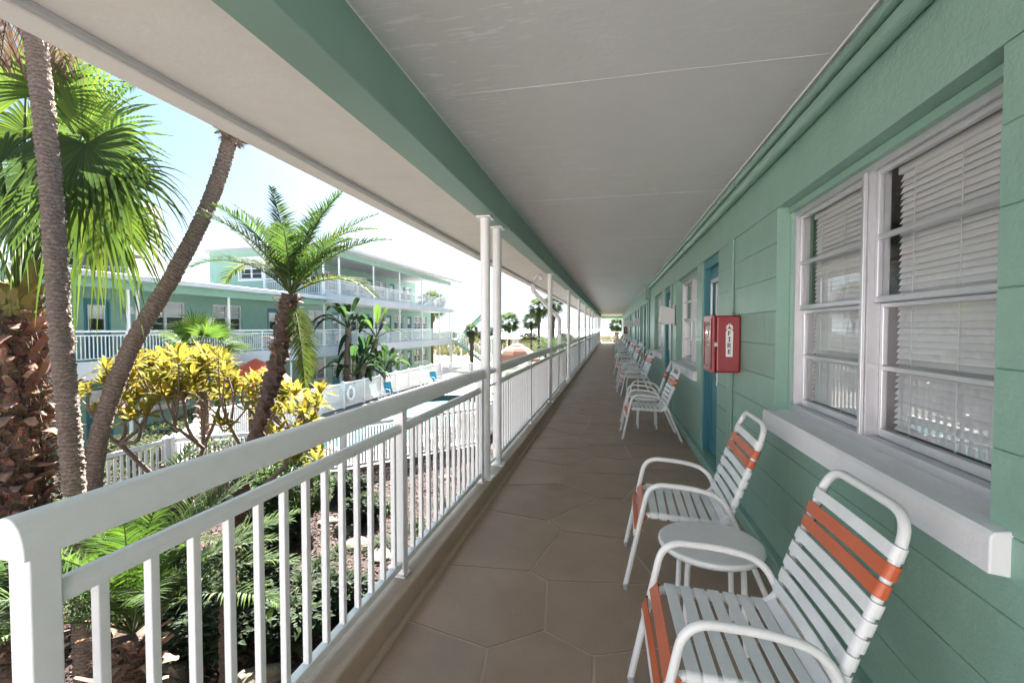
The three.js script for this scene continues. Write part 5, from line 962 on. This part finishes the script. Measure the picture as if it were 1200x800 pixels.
{
  const b = at(222, 700, 8.2); b.y = MUL; const g = thing('yellow_shrub', b.toArray(), 0, 'spreading shrub with bare grey stems and yellow leaf rosettes', 'shrub'), r = mulberry(404);
  const tips = [];   // leaf heads, by direction and distance
  for (let i = 0; i < 185; i++) { const u = r(), px = 122 + u * 250, dome = 440 - 24 * Math.sin(Math.PI * Math.min(1, Math.max(0, (px - 100) / 240))) + Math.max(0, px - 290) * 0.42, py = dome + Math.pow(r(), 1.5) * (px > 300 ? 75 : 52); if (!(px > 268 && px < 335 && py < 446)) tips.push([px, py, 7.2 + 2.2 * r()]); }
  tips.push([92, 466, 7.6], [104, 460, 7.6], [122, 450, 7.7], [112, 482, 7.5], [172, 488, 7.4], [158, 492, 7.4], [186, 472, 7.4], [366, 505, 7.9], [372, 478, 8.2], [360, 530, 7.9], [345, 542, 7.8], [376, 462, 8.0], [258, 500, 7.6], [235, 422, 8.3], [246, 418, 8.4], [262, 421, 8.5], [330, 470, 8.0], [300, 468, 8.2], [280, 462, 8.2]);
  const hub = q => rel(at(...q), b), base0 = hub([226, 600, 8.2]);
  const L1 = [[140, 520, 7.7], [190, 545, 7.8], [238, 525, 8.1], [292, 535, 8.3], [335, 545, 8.1]].map(hub);
  const L2 = [[112, 492, 7.6], [140, 478, 7.8], [165, 500, 7.5], [180, 470, 8.0], [205, 500, 7.7], [215, 468, 8.4], [240, 478, 8.2], [262, 460, 8.6], [270, 500, 7.8], [292, 478, 8.5], [318, 490, 8.2], [340, 505, 7.9], [352, 480, 8.4], [300, 455, 8.8]].map(hub);
  const near = (p, l) => l.reduce((m, h) => h.distanceTo(p) < m.distanceTo(p) ? h : m, l[0]);
  const limb = (A, B, w, ra, rb, nm) => { const mid = A.clone().lerp(B, 0.5).add(V((r() - 0.5) * w, -w * 0.5, (r() - 0.5) * w)); mesh(nm, sweep(curve([A, mid, B], 10), t => ra + (rb - ra) * t, 7), M.twig, g); };
  limb(V(0.05, 0, 0), base0, 0.1, 0.075, 0.06, 'stem');
  L1.forEach(h => limb(base0, h, 0.35, 0.05, 0.036, 'stem')); L2.forEach(h => limb(near(h, L1), h, 0.2, 0.034, 0.026, 'stem'));
  tips.forEach((q, i) => {
    const p = hub(q); if (i % 3 < 2) limb(near(p, L2), p, 0.14, 0.019, 0.012, 'branch');
    const m = mesh('leaf_rosette', rosettes[i % 4], M.leafYellow, g); m.position.copy(p); m.rotation.set((r() - 0.5) * 0.7, r() * 6.28, (r() - 0.5) * 0.7); m.scale.setScalar(0.9 + 0.45 * r());
  });
}
// leafy bushes: many small leaves through the volume, on a few stems
function bush(b, rx, ry, rz, n, leafL, cols, label, seed, name = 'leafy_bush', group, cat = 'bush') {
  const r = mulberry(seed), out = { p: [], c: [] }, g = thing(name, b.toArray(), 0, label, cat, group), lump = Array.from({ length: 9 }, () => [dirs(r() * 6.28, (r() - 0.3) * 1.3), 0.65 + 0.5 * r()]);
  for (let i = 0; i < n; i++) {
    const d = dirs(r() * 6.283, Math.asin(r() * 2 - 1)); let k = 0.72; for (const [q, s] of lump) k = Math.max(k, s * Math.max(0, d.dot(q))); const f = k * (0.55 + 0.45 * Math.pow(r(), 0.45));
    const p = V(d.x * rx * f, ry + d.y * ry * f, d.z * rz * f); if (p.y < 0.06) continue;
    const ld = d.clone().multiplyScalar(0.5).add(dirs(r() * 6.28, (r() - 0.35) * 1.4)).normalize(), S = V(0, 1, 0).cross(ld).normalize(), L = leafL * (0.7 + 0.6 * r());
    blade([p, p.clone().addScaledVector(ld, L * 0.5), p.clone().addScaledVector(ld, L).add(V(0, -L * 0.18, 0))], [S], t => L * 0.24 * (t < 0.1 ? 0.35 : t > 0.9 ? 0.06 : 1), 0.25, jit(cols[Math.floor(r() * cols.length)], r, 0.3), out);
  }
  mesh('foliage', fin(out), M.leaf, g);
  for (let i = 0; i < 6; i++) { const d = dirs(r() * 6.28, 0.9), q = V(d.x * rx * 0.5, ry * 1.2, d.z * rz * 0.5); mesh('stem', sweep([V(d.x * 0.08, 0, d.z * 0.08), q.clone().multiplyScalar(0.5).add(V(0, 0.05, 0)), q], t => 0.022 * (1 - 0.6 * t), 6), M.twig, g); }
}
const gd = (px, py, y = MUL) => { const d = camera.position.clone(), q = at(px, py, 1).sub(d); const s = (y - d.y) / q.y; return d.addScaledVector(q, s); };
bush(gd(352, 622), 0.85, 0.95, 0.8, 5200, 0.085, [[0.10, 0.21, 0.025], [0.14, 0.27, 0.03], [0.07, 0.15, 0.025]], 'clipped bright green bush behind the near balusters', 12);
bush(gd(300, 640), 0.6, 0.7, 0.6, 2600, 0.09, [[0.07, 0.14, 0.03], [0.10, 0.18, 0.03]], 'darker small bush left of the clipped bright green one', 13);
// undergrowth added to darken the bed; its dark leaf colours stand for palm shade
[[225, 735], [255, 700], [215, 690], [285, 735], [310, 655], [180, 760], [250, 770], [275, 675], [330, 640], [300, 700], [410, 585], [395, 720], [340, 755], [425, 610], [330, 600], [200, 720]].forEach(([x, y], i) => bush(gd(x, y), 0.46, 0.30, 0.46, 800, 0.15, [[0.05, 0.09, 0.03], [0.07, 0.12, 0.035], [0.04, 0.07, 0.03]], 'low green undergrowth clump, darkened as shade, in the mulch bed around the slender date palm', 180 + i, 'undergrowth_clump', 'undergrowth beneath the slender date palm', 'undergrowth'));
// hedge of variegated shrubs at the foot of the opposite wing and by the near fence
const hedgeCols = [[0.12, 0.20, 0.05], [0.22, 0.26, 0.08], [0.17, 0.14, 0.07], [0.09, 0.16, 0.04]];
[[-12.2, 7.2], [-12.0, 8.4], [-12.3, 9.6], [-12.6, 10.8], [-13.6, 11.9], [-14.0, 13.2], [-14.1, 14.5], [-11.6, 6.0], [-9.6, 9.6], [-8.8, 10.3]].forEach(([x, t], i) => bush(V(x, -2.7, -t), 0.75, 0.55 + 0.1 * (i % 3), 0.75, 1500, 0.10, hedgeCols, 'variegated hedge shrub by the picket fences below the opposite wing', 130 + i, 'hedge_shrub', 'variegated hedge shrubs'));
[[-5.2, 15.0], [-4.9, 17], [-9.8, 33.8], [-7.2, 34.2]].forEach(([x, t], i) => bush(V(x - 0.3, GY, -t), 0.5, 0.4, 0.5, 700, 0.09, [[0.10, 0.19, 0.03], [0.2, 0.24, 0.04]], 'small green shrub planted along the pool fence', 150 + i, 'fence_shrub', 'small shrubs along the pool fence'));

// grass like tufts
const tufts = [0, 1, 2].map(k => { const r = mulberry(800 + k), out = { p: [], c: [] }; for (let i = 0; i < 90; i++) { const az = r() * 6.28, el = 0.5 + 1.0 * r(), d = dirs(az, el), L = 0.32 + 0.25 * r(), S = V(0, 1, 0).cross(d).normalize(), P = []; for (let q = 0; q <= 5; q++) { const t = q / 5; P.push(d.clone().multiplyScalar(L * t).add(V(d.x * 0.2 * L * t * t, -0.75 * L * t * t, d.z * 0.2 * L * t * t)).add(V(d.x * 0.03, 0, d.z * 0.03))); } blade(P, [S], t => 0.007 * (1 - t * t) + 0.0008, 0.2, jit([[0.06, 0.12, 0.045], [0.09, 0.15, 0.06], [0.16, 0.22, 0.10]][i % 3], r), out); } return fin(out); });
{
  const r = mulberry(55), spots = [[352, 690], [372, 668], [385, 690], [365, 710], [340, 672], [396, 650], [330, 715], [345, 735], [400, 700], [310, 690], [455, 600], [447, 640], [437, 585], [520, 590], [205, 770], [225, 735], [240, 700], [188, 800], [540, 560], [418, 735], [300, 655], [490, 620]];
  spots.forEach(([x, y], i) => { const m = mesh('grass_tuft', tufts[i % 3], M.leaf, scene), p = gd(x, y); m.position.copy(p); m.rotation.y = r() * 6.28; m.scale.setScalar(0.9 + 0.5 * r()); tag(m, 'dark green tuft of strap leaved border grass in the mulch bed', 'grass tuft', 'border grass tufts in the mulch bed'); });
  // pale stepping stones and rocks
  const rocks = [[385, 613, 0.24, 0.07], [404, 623, 0.26, 0.08], [421, 639, 0.30, 0.07], [445, 652, 0.26, 0.06], [300, 800, 0.22, 0.12], [205, 790, 0.25, 0.15], [250, 770, 0.20, 0.22], [470, 668, 0.22, 0.06], [313, 795, 0.18, 0.1], [522, 560, 0.2, 0.06]];
  rocks.forEach(([x, y, s, h], i) => { const q = new THREE.IcosahedronGeometry(1, 3), p = q.attributes.position; for (let k = 0; k < p.count; k++) { const v = V(p.getX(k), p.getY(k), p.getZ(k)), n = 1 + 0.22 * Math.sin(v.x * 3.1 + i * 2) * Math.cos(v.z * 2.7 + i) + 0.12 * Math.sin(v.y * 5 + v.x * 4 + i * 5) + 0.05 * Math.sin(v.z * 11 + v.y * 9); p.setXYZ(k, v.x * n * s, v.y * n * h, v.z * n * s * 0.8); } q.computeVertexNormals(); const m = mesh('garden_stone', toCreasedNormals(q, 0.5), M.stone, scene); const b = gd(x, y); m.position.set(b.x, MUL + h * 0.35, b.z); m.rotation.y = i * 1.7; tag(m, 'pale flat stone lying in the red brown mulch', 'stone', 'pale stones in the mulch bed'); });
  // red bromeliads
  for (const [x, y, s] of [[322, 688, 1], [312, 700, 0.9], [330, 694, 0.8]]) { const out = { p: [], c: [] }, q = mulberry(x); for (let i = 0; i < 18; i++) { const az = i * 2.4, el = 0.25 + 1.1 * i / 18, d = dirs(az, el), L = 0.26 * s, P = [0, 1, 2, 3].map(k => d.clone().multiplyScalar(L * k / 3).add(V(0, -L * 0.25 * k * k / 9, 0))); blade(P, [V(0, 1, 0).cross(d).normalize()], t => 0.022 * (1 - t * 0.9), 0.3, jit(i > 8 ? [0.5, 0.06, 0.08] : [0.12, 0.2, 0.05], q, 0.2), out); } const m = mesh('bromeliad', fin(out), M.leaf, scene); m.position.copy(gd(x, y)).add(V(0, 0.12, 0)); tag(m, 'small bromeliad with red centre leaves in the mulch bed', 'flower', 'red bromeliads in the mulch bed'); }
  // mulch chips
  const chips = new THREE.BoxGeometry(0.055, 0.010, 0.022); chips.rotateZ(0.1);
  const N = 26000, im = new THREE.InstancedMesh(chips, std(0xffffff, 0.95), N), mt = new THREE.Matrix4(), qt = new THREE.Quaternion(), e = new THREE.Euler(), c = new THREE.Color();
  for (let i = 0; i < N; i++) { let x, t; do { x = -1.3 - 9.2 * r(); t = 0.5 + 15 * Math.pow(r(), 0.9); } while (t > 9.3 && x < -7.4 + (t - 11.7) * 0.8 - 0.1); e.set((r() - 0.5) * 0.9, r() * 6.28, (r() - 0.5) * 0.9); qt.setFromEuler(e); const s = 0.5 + 1.0 * r(); mt.compose(V(x, MUL + 0.006 + 0.012 * r(), -t), qt, V(s, s, s)); im.setMatrixAt(i, mt); const k = 0.55 + 0.9 * r(), w = r(); c.setRGB(0.062 * k + (w > 0.93 ? 0.07 : 0), 0.032 * k + (w > 0.93 ? 0.06 : 0.004), 0.028 * k + (w > 0.93 ? 0.045 : 0)); im.setColorAt(i, c); }
  im.name = 'mulch_chips'; im.castShadow = im.receiveShadow = true; tag(im, 'red brown wood mulch chips strewn over the garden bed', 'mulch', null, 'stuff'); scene.add(im);
  // fallen dry fronds and litter under the palms
  for (const [x, y, a] of [[190, 790, 0.4], [230, 755, 2.2], [262, 720, 1.2]]) { const m = mesh('fallen_frond', featherFrond(0.9, { e: 0.12, arch: 0.25, pairs: 26, leaf: 0.24, cols: deadCols, seed: x, droop: 0.05, rachis: [0.4, 0.3, 0.2], vee: 0.05, lw: 0.010 }), M.leafDull, scene); m.position.copy(gd(x, y)).add(V(0, 0.06, 0)); m.rotation.y = a; tag(m, 'dry brown palm frond fallen on the mulch', 'palm frond', 'fallen fronds on the mulch'); }
}
// far palms towards the beach
function sabal(x, t, h, R, label, seed, group) { smallFan(V(x, -2.75, -t), h, R, 24, label, seed, { group, boots: 0, seg: 14, tr: 0.19, low: 2.3, hub: 0.42, cols: [[0.11, 0.17, 0.065], [0.14, 0.20, 0.075]] }); }
sabal(-14.6, 66, 4.9, 1.35, 'cabbage palm standing in the dune grass beyond the peach umbrella', 41);
sabal(-9.0, 58, 6.7, 1.15, 'tall cabbage palm with a thick boot collar near the downspout', 42);
sabal(-6.9, 56, 7.0, 1.0, 'tallest cabbage palm, beside the collared one near the downspout', 43);
sabal(-13.4, 78, 5.2, 1.3, 'distant cabbage palm behind the one in the dune grass', 44);
sabal(0.6, 60, 4.4, 0.85, 'cabbage palm seen beyond the far end of the walkway', 45);
sabal(-18.5, 46, 6.6, 1.3, 'cabbage palm beside the outdoor stair of the opposite wing', 46);
sabal(-12.3, 40, 3.9, 0.55, 'thin young palm at the foot of the outdoor stair', 47);
for (const [px, d, L] of [[640, 44, 2.4], [652, 38, 2.6], [662, 42, 2.5]]) { const b = at(px, 420, d); b.y = -2.75; const fr = []; for (let i = 0; i < 18; i++) fr.push([i * 2.4, 0.3 + 0.06 * i, L, 1.5, 0]); datePalm(b, [V(0, 0, 0), V(0.1, 0.9, 0), V(0, 1.9, 0)], 0.2, 0.2, fr, 'feathery date palm beside the walkway wing towards the beach', 90 + px, { n: 30, leaf: 0.5, name: 'date_palm', group: 'feathery palms towards the beach' }); }
bush(V(-21.5, -2.2, -82), 2.6, 1.9, 2.2, 2600, 0.42, [[0.035, 0.06, 0.03], [0.05, 0.08, 0.035]], 'round dark shrub standing alone on the dune', 161);
for (const [x, t] of [[-17, 96], [-27, 104], [-10, 100], [-34, 98]]) bush(V(x, -1.9, -t), 2.2, 1.2, 2, 900, 0.45, [[0.06, 0.08, 0.04], [0.08, 0.10, 0.05]], 'low grey green scrub clump along the dune crest', 170 + t, 'dune_scrub', 'scrub clumps on the dunes');
{ // dune grass
  const r = mulberry(66), out = { p: [], c: [] }; for (let i = 0; i < 22; i++) { const d = dirs(r() * 6.28, 0.9 + 0.5 * r()), L = 0.6 + 0.5 * r(); blade([V(0, 0, 0), d.clone().multiplyScalar(L * 0.6), d.clone().multiplyScalar(L).add(V(d.x * 0.2, -0.1, d.z * 0.2))], [V(0, 1, 0).cross(d).normalize()], t => 0.016 * (1 - t) + 0.003, 0.1, jit([[0.30, 0.30, 0.10], [0.20, 0.25, 0.08], [0.42, 0.36, 0.15]][i % 3], r), out); }
  const g = fin(out), N = 5200, im = new THREE.InstancedMesh(g, M.leafDull, N), mt = new THREE.Matrix4(), qt = new THREE.Quaternion();
  for (let i = 0; i < N; i++) { const t = 68 + 62 * r(), x = -46 + 56 * r(), d = Math.max(0, Math.min(1, (t - 75) / 30)), q = Math.max(0, Math.min(1, (150 - t) / 30)), y = -2.97 + d * q * (1.5 + 0.7 * Math.sin(x * 0.11 + t * 0.05) + 0.5 * Math.sin(x * 0.23 - t * 0.13)); qt.setFromEuler(new THREE.Euler(0, r() * 6.28, 0)); const s = 0.7 + 0.8 * r(); mt.compose(V(x, y, -t), qt, V(s, s, s)); im.setMatrixAt(i, mt); }
  im.name = 'dune_grass'; im.castShadow = im.receiveShadow = true; tag(im, 'yellow green dune grass covering the sand towards the sea', 'grass', null, 'stuff'); scene.add(im);
}
renderer.render(scene, camera);
